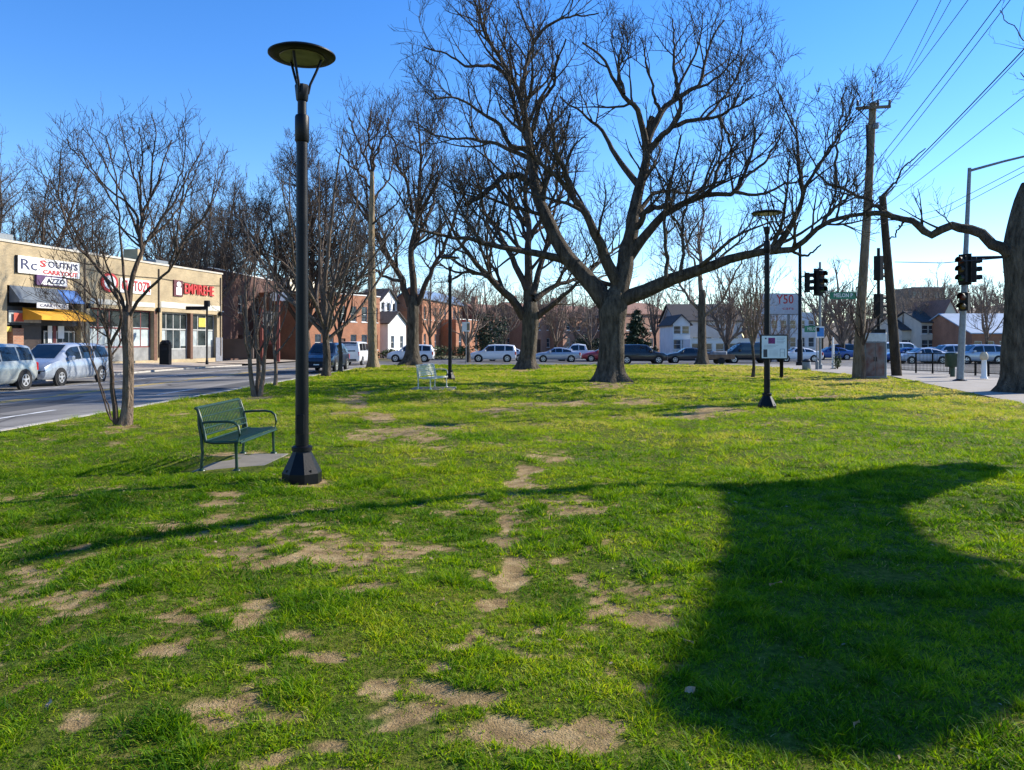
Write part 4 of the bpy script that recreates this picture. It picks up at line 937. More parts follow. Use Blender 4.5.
# --- the tan shops
tan_brick = brick_mat('tan brick', (0.50,0.385,0.225), (0.42,0.32,0.185), (0.38,0.31,0.20))
sw = Wall((-29.3,43.5), (-25.0,65.5), 0.30); st = sw.root('shop_building', 'long one-storey tan brick shop building across the street')
S, Z = sw.S, sw.Z; HB = 7.18
x0 = S(0)-9; xr = sw.L
def hole(px0, px1, pyt, pyb=None, ref=None):
    ref = ref or (px0+px1)/2; return [S(px0), 0.0 if pyb is None else Z(ref,pyb), S(px1), Z(ref,pyt)]
hA = hole(7,81,288); hB = hole(90,154,309); hC = hole(162,190.5,311.5); hD = hole(192.5,217,314)
for h in (hA,hB): h[1] = 0.02
hC[3] = hD[3] = min(hC[3], hD[3]); hB[3] = hC[3]
hC[1] = hD[1] = 0.02
mb = MB(); facade(mb, x0, xr, -0.3, HB, [hA,hB,hC,hD], rv=0.55); dp = 16
mb.quad((xr,0,-.3),(xr,dp,-.3),(xr,dp,HB-.6),(xr,0,HB)); mb.quad((x0,0,-.3),(x0,0,HB),(x0,dp,HB),(x0,dp,-.3)); mb.quad((x0,dp,-.3),(x0,dp,HB),(xr,dp,HB-.6),(xr,dp,-.3))
mb.build('wall', tan_brick, st)
rf = MB().box(x0+.05,xr-.05,0.3,dp-.05,HB-.9,HB-.7).build('roof', mat('flat roof felt', (0.10,0.10,0.105), 0.9, 0.2), st)
mb = MB(); mb.box(S(152),S(157),1.2,2.4,HB-.7,HB+1.15); mb.build('chimney', tan_brick, rf)
MB().box(x0-.05,xr+.06,-0.07,0.3,HB,HB+0.13).build('coping', mat('stone coping', (0.55,0.50,0.42), .85, .12, 2), st)
MB().box(hC[0]-.2,xr-.15,-0.03,0.0,hC[3]+0.30,hC[3]+0.75).build('sign_band', mat('pale fascia', (0.55,0.52,0.44), .7, .15, 1.5), st)
MB().box(hC[0]-.1,hC[0]+1.9,-0.06,-0.03,hC[3]+0.34,hC[3]+0.72).build('fascia_board', white_paint, st)
mb = MB(); mb.box(xr-0.95,xr+.03,-.04,0.0,-.28,1.75); mb.box(xr,xr+.04,0.0,dp,-.28,1.75); mb.build('painted_base', mat('grey blue base paint', (0.19,0.20,0.23), .8, .15), st)
for q_ in (S(84.5), S(158.5), xr-.25): MB().tube([(q_,-.06,.2),(q_,-.06,HB-.3)], .05, 8).build('downspout', mat('dull brown pipe', (0.20,0.15,0.10), .6, .2), st, 50)
for q_, w_, h_ in ((S(40),1.3,.9),(S(110),1.0,.7),(S(190),1.6,.8)): mb = MB(); mb.rbox(q_-w_/2,q_+w_/2,2.5,3.9,HB-.7,HB+h_,.05); mb.build('roof_unit', grey_metal, rf)
for q_ in (S(86.5), S(157), S(219)): mb = MB(); mb.rbox(q_-.12,q_+.12,-.25,-.01,3.6,3.95,.03); mb.build('wall_light', black_metal, st)
mb = MB(); mb.tube([(S(84),-.05,HB-1.0),(S(120),-.06,HB-1.12),(S(160),-.05,HB-1.0),(S(200),-.06,HB-1.15),(xr-.3,-.05,HB-1.0)], .018, 6); mb.build('cable', black_metal, st)
MB().box(S(90),S(154.5),-.04,0.0,hC[3]+.25,hC[3]+.6).build('sign_band', MATS['pale fascia'], st)
# windows of the shops
red_fr = mat('red brown frame', (0.17,0.035,0.03), .6, .2); gfr = mat('pale grey frame', (0.40,0.40,0.38), .6, .12)
def shopfront(h, nx, fr, sillh, trans, glass, y=0.30):
    a,b,c,d = h
    w = window(st, (a,b+sillh,c,d), nx, 1, fr, glass, 0.10, y, 'shop_window', False)
    mb = MB(); mb.box(a+.1,c-.1,y-.012,y+.07,trans-.05,trans+.05); mb.build('transom', fr, w)
    MB().box(a+.01,c-.01,y+.0,y+.12,b,b+sillh+.01).build('stall_riser', mat('grey stall riser', (0.24,0.24,0.235), .85, .2, 2), st)
tr_z = hC[3]*0.64
shopfront(hB, 6, red_fr, 0.95, tr_z, pale_curtain); shopfront(hC, 4, gfr, 0.75, tr_z, shop_glass); shopfront(hD, 3, gfr, 0.95, tr_z, shop_glass)
mb = MB(); mb.box(hB[0]+.12,hB[2]-.12,0.315,0.325,tr_z+.1,hB[3]-.12); mb.build('upper_glazing', shop_glass, st)
for q_ in ((hC[0]+.15,hC[0]+(hC[2]-hC[0])*.22),(hC[0]+(hC[2]-hC[0])*.75,hC[2]-.15),(hD[0]+.15,hD[0]+(hD[2]-hD[0])*.3),(hD[0]+(hD[2]-hD[0])*.7,hD[2]-.15)): MB().box(q_[0],q_[1],0.31,0.325,1.05,tr_z-.1).build('blind', pale_curtain, st)
#hC[0]+(hC[2]-hC[0])*.75,hC[2]-.15,0.31,0.325,.9,tr_z-.1); mb.box(hD[0]+.15,hD[0]+(hD[2]-hD[0])*.3,0.31,0.325,1.1,tr_z-.1); mb.box(hD[0]+(hD[2]-hD[0])*.7,hD[2]-.15,0.31,0.325,1.1,tr_z-.1); mb.build('blind', pale_curtain, st)
MB().box(hD[0]+(hD[2]-hD[0])*.38,hD[0]+(hD[2]-hD[0])*.66,0.305,0.325,tr_z+.25,tr_z+1.0).build('poster', mat('yellow poster', (0.6,0.45,0.06), .6, .2), st)
br = mat('brown post', (0.13,0.06,0.035), .7, .2)
mb = MB(); mb.box(hC[2]-.02,hD[0]+.02,-.03,0.5,0.0,hC[3]); mb.box(hB[2]-.02,hB[2]+.35,-.03,0.0,0.0,hB[3]); mb.build('post', br, st)
# bay A: canopies over a near-black sheet, interior shade put into its colour
a,b,c,d = hA
MB().quad((a,.50,b),(c,.50,b),(c,.50,d),(a,.50,d)).build('dark_backing', dark_void, st)
MB().box(a+.05,c-.05,0.2,0.26,d-2.3,d-1.2).build('sign_box', mat('dark sign box', (0.03,0.035,0.045), .5, .5, 2), st)
MB().box(a+.25,a+2.6,0.12,0.19,d-2.15,d-1.45).build('signboard', mat('faded board', (0.35,0.38,0.38), .6, .2), st)
brick_or = brick_mat('orange pier brick', (0.42,0.17,0.09), (0.34,0.13,0.07), (0.35,0.28,0.2))
MB().box(S(13.5),S(24),0.02,0.45,0,d-2.5).build('pier', brick_or, st)
mb = MB(); mb.box(a+.04,S(13.2),0.1,0.2,2.0,d-2.4); mb.build('yellow_panel', mat('yellow panel', (0.6,0.42,0.07), .6, .25, 2), st)
MB().box(S(14),S(23.8),0.0,0.019,2.6,3.1).build('red_band', mat('red band', (0.45,0.08,0.05), .6, .25, 2), st)
w = window(st, (S(48),0.3,S(79),d-2.6), 5, 1, gfr, shop_glass, 0.09, 0.3, 'shop_window', False)
MB().box(S(52),S(56),0.28,0.31,1.2,2.4).build('poster', white_paint, w); MB().box(S(57),S(60),0.27,0.31,0.5,2.6).build('red_post', red_fr, w); MB().box(S(62),S(68),0.28,0.31,1.6,2.4).build('poster', white_paint, w)
mb = MB(); mb.box(S(26.5),S(46),0.34,0.40,0.05,2.9); mb.build('door', mat('dark brown door', (0.035,0.02,0.015), .4, .3), st)
def awning(xa, xb, zt, zb, proj, m, name='awning', valance=0.25):
    mb = MB(); n = 10
    mb.quad((xa,-.02,zt),(xb,-.02,zt),(xb,-proj,zb),(xa,-proj,zb)); mb.quad((xa,-proj,zb),(xb,-proj,zb),(xb,-proj,zb-valance),(xa,-proj,zb-valance))
    mb.add([(xa,-.02,zt),(xa,-proj,zb),(xa,-proj,zb-valance),(xa,-.02,zb-valance)],[(0,1,2,3)]); mb.add([(xb,-.02,zt),(xb,-proj,zb),(xb,-proj,zb-valance),(xb,-.02,zb-valance)],[(0,1,2,3)])
    o = mb.build(name, m, st); md = o.modifiers.new('thickness','SOLIDIFY'); md.thickness = 0.02; return o
awning(S(24)-.1, S(78), Z(55,309), Z(55,317), 1.3, mat('orange yellow canvas', (0.62,0.30,0.02), .8, .12, 2))
awning(S(9), S(56), d-0.02, d-.85, 0.7, mat('faded grey canvas', (0.10,0.12,0.145), .8, .2, 2), valance=.15)
awning(S(57), S(76), d-0.02, d-.75, 0.6, mat('blue canvas', (0.05,0.13,0.34), .8, .2, 2), valance=.12)
vb = MB().box(S(26),S(58),-0.75,-0.72,d-1.28,d-.95).build('valance_board', mat('dull white board',(0.5,.5,.5),.6,.1), st)
text('CARRYOUT', 0.26, mat('navy letters', (0.02,0.025,0.09), .5, .1), vb, ((S(26)+S(58))/2,-0.76,d-1.12), width=(S(58)-S(26))*.8)
# shop signs
navy = MATS['navy letters']; redl = mat('red letters', (0.55,0.03,0.03), .5, .1); purple = mat('purple board', (0.07,0.02,0.10), .5, .2, 2)
def wall_sign(label, pxa, pxb, zc): 
    return thing('shop_sign', label, 'shop sign', sw_pt((S(pxa)+S(pxb))/2, -0.05, zc), sw.rz, 'signs on the tan shop wall')
def sw_pt(s, yy, z):
    n = Vector((-sw.d.y, sw.d.x)); q = sw.p0 + sw.d*s + n*yy; return (q.x, q.y, sw.z0+z)
zc = (Z(47,259)+Z(47,276))/2; t = wall_sign('white shop sign with red and navy lettering above a purple board', 16, 78, zc); t.scale = (1,1,.70); hw = (S(78)-S(16))/2
bd = MB().box(-hw,hw,-0.08,0.05,-0.72,0.72).build('board', white_paint, t); MB().box(-hw-.06,-hw,-0.09,0.05,-0.74,0.74).build('edge', dark_void, t)
w_ = 2*hw
text('Rc', 1.25, navy, t, (-hw+w_*.16,-0.095,0.0), width=w_*.24); text("S", .80, redl, t, (-hw+w_*.38,-0.095,0.24), bold=.015, width=w_*.10)
text("OUTH'S", .80, navy, t, (-hw+w_*.71,-0.095,0.24), bold=.012, width=w_*.50); text('CARRYOUT', .52, redl, t, (-hw+w_*.67,-0.095,-0.44), bold=.012, width=w_*.58)
pb = MB().box(-hw+w_*.28,hw-w_*.22,-0.10,0.05,-1.62,-0.74).build('lower_board', purple, t)
mb = MB(); mb.add([(-hw+w_*.34,-.12,-1.54),(hw-w_*.23,-.12,-1.54),(hw-w_*.25,-.12,-.86),(-hw+w_*.42,-.12,-.86)],[(0,1,2,3)]); mb.build('white_shape', white_paint, t)
text('AZZO', .6, navy, t, (-hw+w_*.58,-0.135,-1.2), bold=.012, width=w_*.30)
zc = Z(126,285.5); t = wall_sign('red shop letters with a round emblem behind the myrtle branches', 101, 150, zc); t.scale = (1,1,.82); hw = (S(150)-S(101))/2
mb = MB(); mb.lathe([(0.80,0.0),(0.80,0.08),(0.62,0.09)], 24, (-hw+.7,-0.09,0.1), 'y'); mb.build('emblem', redl, t, 40); mb = MB(); mb.lathe([(0.58,0.0),(0.58,0.02)], 24, (-hw+.7,-0.105,0.1), 'y'); mb.build('emblem_face', white_paint, t)
MB().box(-hw+1.8,hw,-.02,0.05,-.62,.62).build('board', white_paint, t); text('CLIFTOZR', 1.25, redl, t, (.9,-0.05,-.02), bold=.015, width=hw*2-2.0)
zc = Z(193,290); t = wall_sign('right-hand shop sign with red block capitals and a dark emblem panel', 173, 213, zc); t.scale = (1,1,.74); hw = (S(213)-S(173))/2
MB().box(-hw,-hw+hw*.42,-.04,0.05,-.85,.85).build('emblem_panel', mat('dark red panel', (0.10,0.015,0.02), .5, .3), t)
mb = MB(); mb.lathe([(0.28,0),(0.28,0.02)], 14, (-hw+hw*.22,-.065,.42), 'y'); mb.box(-hw+hw*.10,-hw+hw*.34,-.06,-.042,-.7,.1); mb.build('emblem_figure', white_paint, t)
text('EMPIREHE', 1.55, redl, t, (hw*.23,-0.04,0), bold=.015, width=hw*1.5, ext=.04); 

# pavement things by the shops
def on_pav(px, Y): x = X(px,Y); return x, Y, float(zpav(np.array(x), np.array(Y)))
x,y,z = on_pav(165.5, 53.5); t = thing('litter_bin', 'tall black bin on the pavement by the shop pillar', 'bin', (x,y,z), 0.1)
mb = MB(); mb.rbox(-.33,.33,-.3,.3,0,1.45,.04); mb.build('body', black_metal, t); mb = MB(); mb.lathe([(.36,1.45),(.36,1.55),(.22,1.72)], 8); mb.build('lid', black_metal, t); MB().box(-.2,.2,-.315,-.3,1.0,1.2).build('flap', dark_void, t)
x,y,z = on_pav(207, 56.5); t = thing('street_lamp', 'dark kerbside lamp with a sideways arm in front of the shops', 'street lamp', (x,y,z))
MB().lathe([(.11,0),(.10,.3),(.075,.34),(.07,4.4)], 10).build('pole', black_metal, t, 40); mb = MB(); mb.rbox(-1.55,.05,-.12,.12,4.05,4.32,.03); mb.build('lamp_head', black_metal, t); mb = MB(); mb.rbox(-.18,.18,-.18,.18,4.3,4.75,.04); mb.build('cap', black_metal, t)

# --- other buildings on the left street
red_brick = brick_mat('dark red brick', (0.13,0.048,0.034), (0.10,0.038,0.03), (0.13,0.10,0.085))
or_brick = brick_mat('orange brick', (0.42,0.135,0.055), (0.34,0.11,0.05), (0.36,0.25,0.17))
pink_brick = brick_mat('pale red brick', (0.42,0.19,0.12), (0.35,0.155,0.10), (0.36,0.28,0.22))
slate = mat('slate roof', (0.095,0.085,0.08), .95, .2, 4, spec=.1); blue_roof = mat('blue grey metal roof', (0.13,0.20,0.30), .5, .15, 2)
house('brick_house', 'dark red brick house with white windows right of the tan shops', (-28.8,72.5), (-27.4,90), 8.6, 10, red_brick, [(1.0,2.8),(4.6,6.4)], cols=4, door=1, z0=.1)
house('pale_house', 'cream rendered building half hidden behind the myrtle stems', (-27.0,92), (-25.4,108), 9.4, 10, mat('cream render', (0.62,0.55,0.42), .85, .1, 1), [(1.0,3.0),(5,6.8)], cols=4, z0=.05)
w, t = house('brick_house', 'orange brick two-storey house with white windows behind the parked cars', (X(299,81),81), (X(380,93),93), 7.3, 10, or_brick, [(0.9,2.7),(4.2,6.0)], cols=7, door=3, z0=-.2, win=(1.05,1.8))
house('white_hall', 'white hall with a stepped gable along the street', (X(380,98.5),98.5), (X(397,103.5),103.5), 7.2, 3, mat('white render', (0.80,0.80,0.78), .8, .06, 1), [(1,3),(5,7)], 'gable_front', slate, eave=8.8, cols=3, z0=-.2)
house('white_hall', 'low white garage hall with dark roof next to the stepped gable', (X(388,94),94), (X(406,99),99), 4.2, 3, mat('white render', (0.80,0.80,0.78), .8, .06, 1), [(1,2.6)], 'gable_front', slate, eave=5.6, cols=2, z0=-.2)
# facing us at the far end
house('terrace_house', 'brick terrace with blue roof and shopfronts behind the passing car', (X(422,104),104), (X(464,127),127), 8.0, 3.5, or_brick, [(0.8,3.0),(5,6.8)], 'gable_side', blue_roof, eave=9.3, cols=9, z0=-.25)
house('terrace_house', 'brick terrace with yellowish shopfront left of the dark conifer', (X(456,112),112), (X(480,120),120), 5.2, 9, or_brick, [(0.6,3.2)], 'flat', cols=3, z0=-.25)
for k, (a_, b_, Y, H, lb) in enumerate([(486,522,128,6.0,'low brick row house behind the white car'), (524,562,132,6.4,'low brick row house seen right of the rear oak'), (563,604,136,6.2,'low brick row house left of the huge oak trunk'), (622,668,140,7.0,'brick row house right of the huge oak trunk')]):
    house('row_house', lb, (X(a_,Y-4),Y-4), (X(b_,Y+5),Y+5), H, 9, pink_brick, [(0.9,2.5),(3.9,5.2)], 'gable_side', mat('brown shingle roof', (0.20,0.10,0.07), .85, .2, 3), eave=H+2.2, cols=4, door=1, z0=-.25, group='brick row houses beyond the park', chimney=.2)
wr = MATS['white render']; gy2_ = mat('grey render', (0.42,0.42,0.42), .85, .1, 1)
house('white_house', 'white house with a dark roof behind the dark sedan', (X(673,100),100), (X(690,100),100), 4.3, 9, wr, [(0.9,2.2),(2.9,4.0)], 'gable_front', slate, eave=5.4, cols=2, z0=-.25)
house('roofed_hall', 'long hall with a broad dark roof behind the white house', (X(676,112),112), (X(742,112),112), 5.0, 12, gy2_, [(0.9,2.6)], 'gable_side', mat('black roof', (0.035,0.033,0.035), .85, .2), eave=7.6, cols=5, z0=-.25)
house('white_garage', 'low white garages behind the dark van', (X(690,96),96), (X(762,96),96), 2.2, 8, wr, [(0.1,1.7)], 'flat', cols=6, z0=-.25, win=(1.1,1.6), parapet=.2)
house('white_block', 'plain white apartment block behind the billboard', (X(770,125),125), (X(816,125),125), 6.6, 10, mat('grey white render', (0.60,0.62,0.66), .85, .08, 1), [(1,2.6),(4,5.4)], 'flat', cols=5, z0=-.25)
# billboard
Y = 88; t = thing('billboard', 'pale billboard with red lettering above the park corner', 'billboard', (X(780,Y),Y,g(0,Y)-.1))
zb, zt = CH+(341-314)*Y/F+.35, CH+(341-294)*Y/F+.35; hw = 19*Y/F
MB().box(-hw,hw,-.1,.1,zb,zt).build('panel', mat('pale panel', (0.52,0.53,0.54), .6, .08), t); MB().box(-hw-.08,hw+.08,.1,.2,zb-.08,zt+.08).build('frame', grey_metal, t)
for s in (-.5,.5): MB().box(hw*s-.12,hw*s+.12,.2,.45,0,zt-.3).build('post', grey_metal, t)
text('Y50', 1.5, redl, t, (.55,-.115,zb+1.65), bold=.01, width=2.0, ext=.004); text('cars', .5, redl, t, (.9,-.115,zb+.65), bold=.0, width=1.3, ext=.004)
# right side
cream = mat('cream render', (0.62,0.55,0.42), .85, .1, 1)
gy2 = mat('off white render', (0.60,0.52,0.42), .85, .08, 1)
house('gabled_house', 'white gabled house with dark windows left of the signal pole', (X(922,105),105), (X(941,105),105), 4.6, 9, gy2, [(0.9,2.2),(3.0,4.2)], 'gable_side', slate, eave=6.2, cols=3, z0=-.25, group='gabled houses across the junction')
house('gabled_house', 'taller cream gabled house directly behind the signal pole', (X(942,104),104), (X(958,104),104), 5.4, 9, cream, [(0.9,2.2),(3.4,4.8)], 'gable_front', mat('brown shingle roof', (0.2,.1,.07)), eave=7.6, cols=2, z0=-.25, group='gabled houses across the junction')
house('gabled_house', 'pale flat-fronted house between the signal pole and the warehouse', (X(959,106),106), (X(974,106),106), 5.0, 9, wr, [(0.9,2.2),(3.2,4.5)], 'flat', cols=2, z0=-.25, group='gabled houses across the junction')
house('gabled_house', 'low white house with porch behind the leaning pole', (X(902,108),108), (X(921,108),108), 3.6, 9, gy2, [(0.9,2.2)], 'gable_side', slate, eave=5.4, cols=3, z0=-.25, group='gabled houses across the junction')
house('warehouse', 'brick warehouse with a pale blue roof at the right edge', (X(972,96),96), (X(1060,96),96), 3.0, 14, or_brick, [(0.9,2.0)], 'gable_side', mat('pale blue sheet roof', (0.35,0.42,0.50), .5, .08, 1), eave=5.6, cols=7, z0=-.25)
house('apartment_block', 'brown apartment block on the wooded hill', (X(912,230),230), (X(944,230),230), 10.0, 14, brick_mat('brown brick', (0.23,0.15,0.11), (0.19,0.12,0.09), (.2,.16,.13)), [(1,2.6),(4,5.6),(7,8.6)], 'flat', cols=6, z0=8.0)
# wooded hills
hill_m = mat('leaf litter hillside', (0.13,0.09,0.06), .95, .35, 0.08, .5, 2, col2=(0.20,.15,.10))
def hill(x0,x1,y0,y1,h,seed):
    xs=np.linspace(x0,x1,30); ys_=np.linspace(y0,y1,16)
    def zf(x,y):
        u=(x-x0)/(x1-x0); v=(y-y0)/(y1-y0); return -0.45 + h*np.sin(np.pi*u)**0.7*np.sin(np.pi*v)**.8*(.8+.4*fbm(x,y,.02,seed))
    sheet('hill', xs, ys_, hill_m, zf=zf); return zf
hz = hill(70,260,150,320,13,5)
hl = hill(-190,-40,190,420,12,9)
GH = 'bare trees on the wooded hill'
spots = [(886,165,'leftmost hill tree beside the utility pole'),(899,172,'hill tree left of the apartment block'),(913,182,'hill tree under the left end of the apartment block'),(928,172,'hill tree under the middle of the apartment block'),(944,182,'hill tree under the right end of the apartment block'),
         (958,168,'hill tree behind the signal heads'),(972,178,'hill tree right of the signal pole'),(985,170,'hill tree above the warehouse roof'),(1002,182,'hill tree beside the right oak trunk'),(938,160,'tall thin hill tree poking above the block'),(920,160,'low hill tree behind the gabled house')]
for px, Y, lb in spots: far_tree(lb, px, Y, 13 if 'tall' not in lb else 17, GH, float(hz(np.array(X(px,Y)),np.array(float(Y))))+.4)
GF = 'bare trees closing the street view'
for px, Y, H, lb in [(350,150,15,'far tree over the orange brick roof'),(385,175,17,'far tree above the white hall roof'),(412,180,17,'far tree right of the white hall'),(440,190,17,'far tree above the terrace chimneys'),(470,185,16,'far tree above the distant lamp base'),(500,190,16,'far tree left of the rear oak fork'),(548,190,16,'far tree right of the rear oak fork'),
                  (585,180,15,'far tree low beside the huge oak fork'),(640,185,15,'far tree behind the conifer tip'),(720,170,14,'far tree above the black roof'),(805,170,13,'far tree between the traffic signals'),(850,165,13,'far tree behind the utility pole base'),(290,130,15,'far tree behind the red sign post'),(240,125,17,'far tree above the dark red house')]:
    far_tree(lb, px, Y, H, GF)
for px, Y, H, lb in [(455,160,13,'brown tree over the shopfront terrace'),(515,155,12,'brown tree over the brick row left of the rear oak'),(570,160,13,'brown tree over the brick row right of the rear oak'),(612,165,14,'brown tree right behind the huge oak trunk'),(670,150,12,'brown tree at the left gable of the white house'),(748,150,12,'brown tree in the gap beside the garages'),(760,175,14,'brown tree behind the lamp with the notice board'),(870,140,11,'brown tree directly behind the rusty cabinet'),(895,145,12,'brown tree between the leaning pole and the gabled houses'),(830,150,12,'brown tree behind the green street sign'),(305,160,17,'brown tree over the cream building'),(262,140,17,'brown tree above the red sign post'),(690,175,14,'brown tree over the ridge of the dark roof'),(535,175,13,'brown tree beyond the rear oak trunk')]:
    far_tree(lb, px, Y, H, GF)

# ------------------------------------------------------------------ evergreens and shrubs
def leaf_cloud(pts, size, rng, flat=0.3):
    n = len(pts); a = unit(rng.normal(size=(n,3))); b = unit(np.cross(a, rng.normal(size=(n,3)))); s = size*rng.uniform(.6,1.3,n)[:,None]
    V = np.stack([pts-a*s, pts+b*s*.5, pts+a*s, pts-b*s*.5], 1).reshape(-1,3); i = np.arange(n)*4
    return V, np.stack([i,i+1,i+2,i+3],-1)
fol_d = mat('dark needles', (0.018,0.040,0.014), .7, .5, 1.5); fol_g = mat('green leaves', (0.05,0.085,0.02), .7, .4, 1.5)
def conifer(label, px, Y, H, r, seed):
    rng = np.random.default_rng(seed); x = X(px,Y); t = thing('conifer', label, 'tree', (x,Y,g(x,Y)))
    MB().lathe([(.22,-.1),(.16,H*.4),(.04,H*.95)], 8).build('trunk', bark_limb, t, 40); P = []
    for k in range(150):
        h = H*(.12+.86*rng.random()**.9); L_ = r*(1.05-h/H)*rng.uniform(.7,1.15)+.12; a = rng.uniform(0,6.28); n = int(24*L_)+6; u = rng.random(n)**.7
        P.append(np.stack([np.cos(a)*L_*u, np.sin(a)*L_*u, h-.25*L_*u+.12*L_*u**2],-1)+rng.normal(size=(n,3))*.10)
    v,f = leaf_cloud(np.concatenate(P), .16, rng); link('crown', mesh_np('crown', v, [f]), fol_d, t)
conifer('dark green conifer standing right of the huge oak trunk', 637, 84, 5.5, 2.5, 3)
def shrub(name, label, x, y, z, rx, ry, h, seed, m=fol_g, n=900, size=.09, cat='shrub', group=None):
    rng = np.random.default_rng(seed); t = thing(name, label, cat, (x,y,z), 0, group)
    c = rng.normal(size=(9,3))*np.array([rx*.42,ry*.42,h*.16])+np.array([0,0,h*.55]); q = c[rng.integers(0,9,n)]+unit(rng.normal(size=(n,3)))*(rng.random(n)**.45)[:,None]*np.array([rx*.55,ry*.55,h*.42])
    q[:,2] = np.clip(q[:,2], .03, h*1.1); v,f = leaf_cloud(q, size, rng); link('foliage', mesh_np('foliage', v, [f]), m, t)
    mb = MB()
    for k in range(5): mb.tube([(0,0,-.05),(c[k][0]*.5,c[k][1]*.5,h*.3),tuple(c[k])], [.03,.022,.01], 5)
    mb.build('stem', bark_limb, t)
shrub('evergreen_shrub', 'dark rounded evergreen right of the distant lamp', X(485,88), 88, -.25, 1.9, 1.6, 4.6, 4, fol_d, 2600, .14)
shrub('evergreen_shrub', 'dark evergreen bush beside the brick row left of the oak trunk', X(588,118), 118, -.25, 2.2, 1.8, 3.2, 5, fol_d, 1500, .16)
shrub('hedge_shrub', 'green hedge clump behind the passing car', X(432,84), 84, -.25, 2.0, 1.2, 1.3, 6, fol_g, 1200, .11)
shrub('hedge_shrub', 'green hedge clump left of the white hall', X(391,90), 90, -.25, 1.6, 1.2, 1.1, 7, fol_g, 1000, .11)
shrub('hedge_shrub', 'green hedge clump under the dark evergreen', X(462,86), 86, -.25, 2.0, 1.2, 1.3, 9, fol_g, 1000, .11)
y=47.5; shrub('potted_plant', 'small round green plant beside the thin white post', X(837.5,y), y, g(0,y), .3, .3, 1.0, 8, fol_g, 350, .06, 'plant')
# unseen evergreen added on the right, its crown shaped to cast the lawn shadow
def shade_tree():
    rng = np.random.default_rng(11); tan_e = math.tan(SUN_EL); U0 = 14.5
    us_ = Vector((math.sin(SUN_AZ), math.cos(SUN_AZ), 0)); vs_ = Vector((-math.cos(SUN_AZ), math.sin(SUN_AZ), 0))
    poly = [(7.26,5.9),(7.3,8.3),(7.34,10.1),(6.9,10.3),(6.45,9.2),(6.15,7.9),(5.75,6.75),(4.9,6.1),(3.5,5.35),(2.9,4.7),(2.45,3.7),(2.35,3.1),(2.5,2.7),(2.75,2.35),(3.1,2.1),(3.65,2.75),(4.35,3.4),(5.26,4.25),(6.2,5.0),(7.0,5.6)]
    pv = np.array(poly)
    def inside(v, u):
        c = np.zeros(len(v), bool); j = len(pv)-1
        for i in range(len(pv)):
            vi,ui = pv[i]; vj,uj = pv[j]; k = ((ui>u)!=(uj>u)) & (v < (vj-vi)*(u-ui)/(uj-ui+1e-9)+vi); c ^= k; j = i
        return c
    n = 60000; v = rng.uniform(0,7.5,n); u = rng.uniform(0.4,10.5,n); k = inside(v,u); v,u = v[k],u[k]
    q = rng.normal(size=len(v))*0.45; h = (U0+q-u)*tan_e
    pts = np.outer(U0+q, us_) + np.outer(v, vs_); pts[:,2] = h
    x, y = (us_*U0 + vs_*2.6).x, (us_*U0 + vs_*2.6).y
    t = thing('added_shade_tree', 'unseen evergreen added outside the right edge, crown shaped to shade the lawn', 'tree', (x,y,0)); off = np.array([x,y,0])
    vv, f = leaf_cloud(pts-off, .13, rng); link('crown', mesh_np('crown', vv, [f]), fol_d, t)
    top = us_*U0+vs_*3.0; mb = MB(); mb.tube([(0,0,-.1),(top.x*.0+.0,0.05,2.0),(top.x-x,top.y-y,5.6)], [.28,.22,.14], 10)
    b = lambda v, u, dq=0: tuple(us_*(U0+dq) + vs_*v + Vector((0,0,(U0+dq-u)*tan_e)) - Vector(off))
    for vv_, uu in ((6.9,6.2),(5.0,4.9),(2.9,2.6),(4.0,4.0)): mb.tube([(top.x-x,top.y-y,4.8), tuple((Vector((top.x-x,top.y-y,5.0))+Vector(b(vv_,uu)))/2+Vector((0,0,.2))), b(vv_,uu)], [.12,.07,.03], 6)
    mb.build('trunk', bark_limb, t, 50)
    br = [b(7.1,6.0),b(7.75,4.9,.3),b(7.95,4.0,.5),b(8.15,2.7,.8),b(7.9,1.0,.9),b(7.5,-.2,1.0),b(7.2,-1.2,1.0)]
    P = resample(np.array(br),14)[None]; R = np.linspace(.15,.12,14)[None]; cr = Crown(); cr.add(P,R,8); ramify(cr,P,R,rng,.008,dens=(1.6,1.6,2,2),cap=(1.1,.7,.4,.3),mn=(.4,.3,.2,.1)); link('bare_branch', cr.mesh('bare_branch', (0,0,0)), bark_limb, t)
shade_tree()

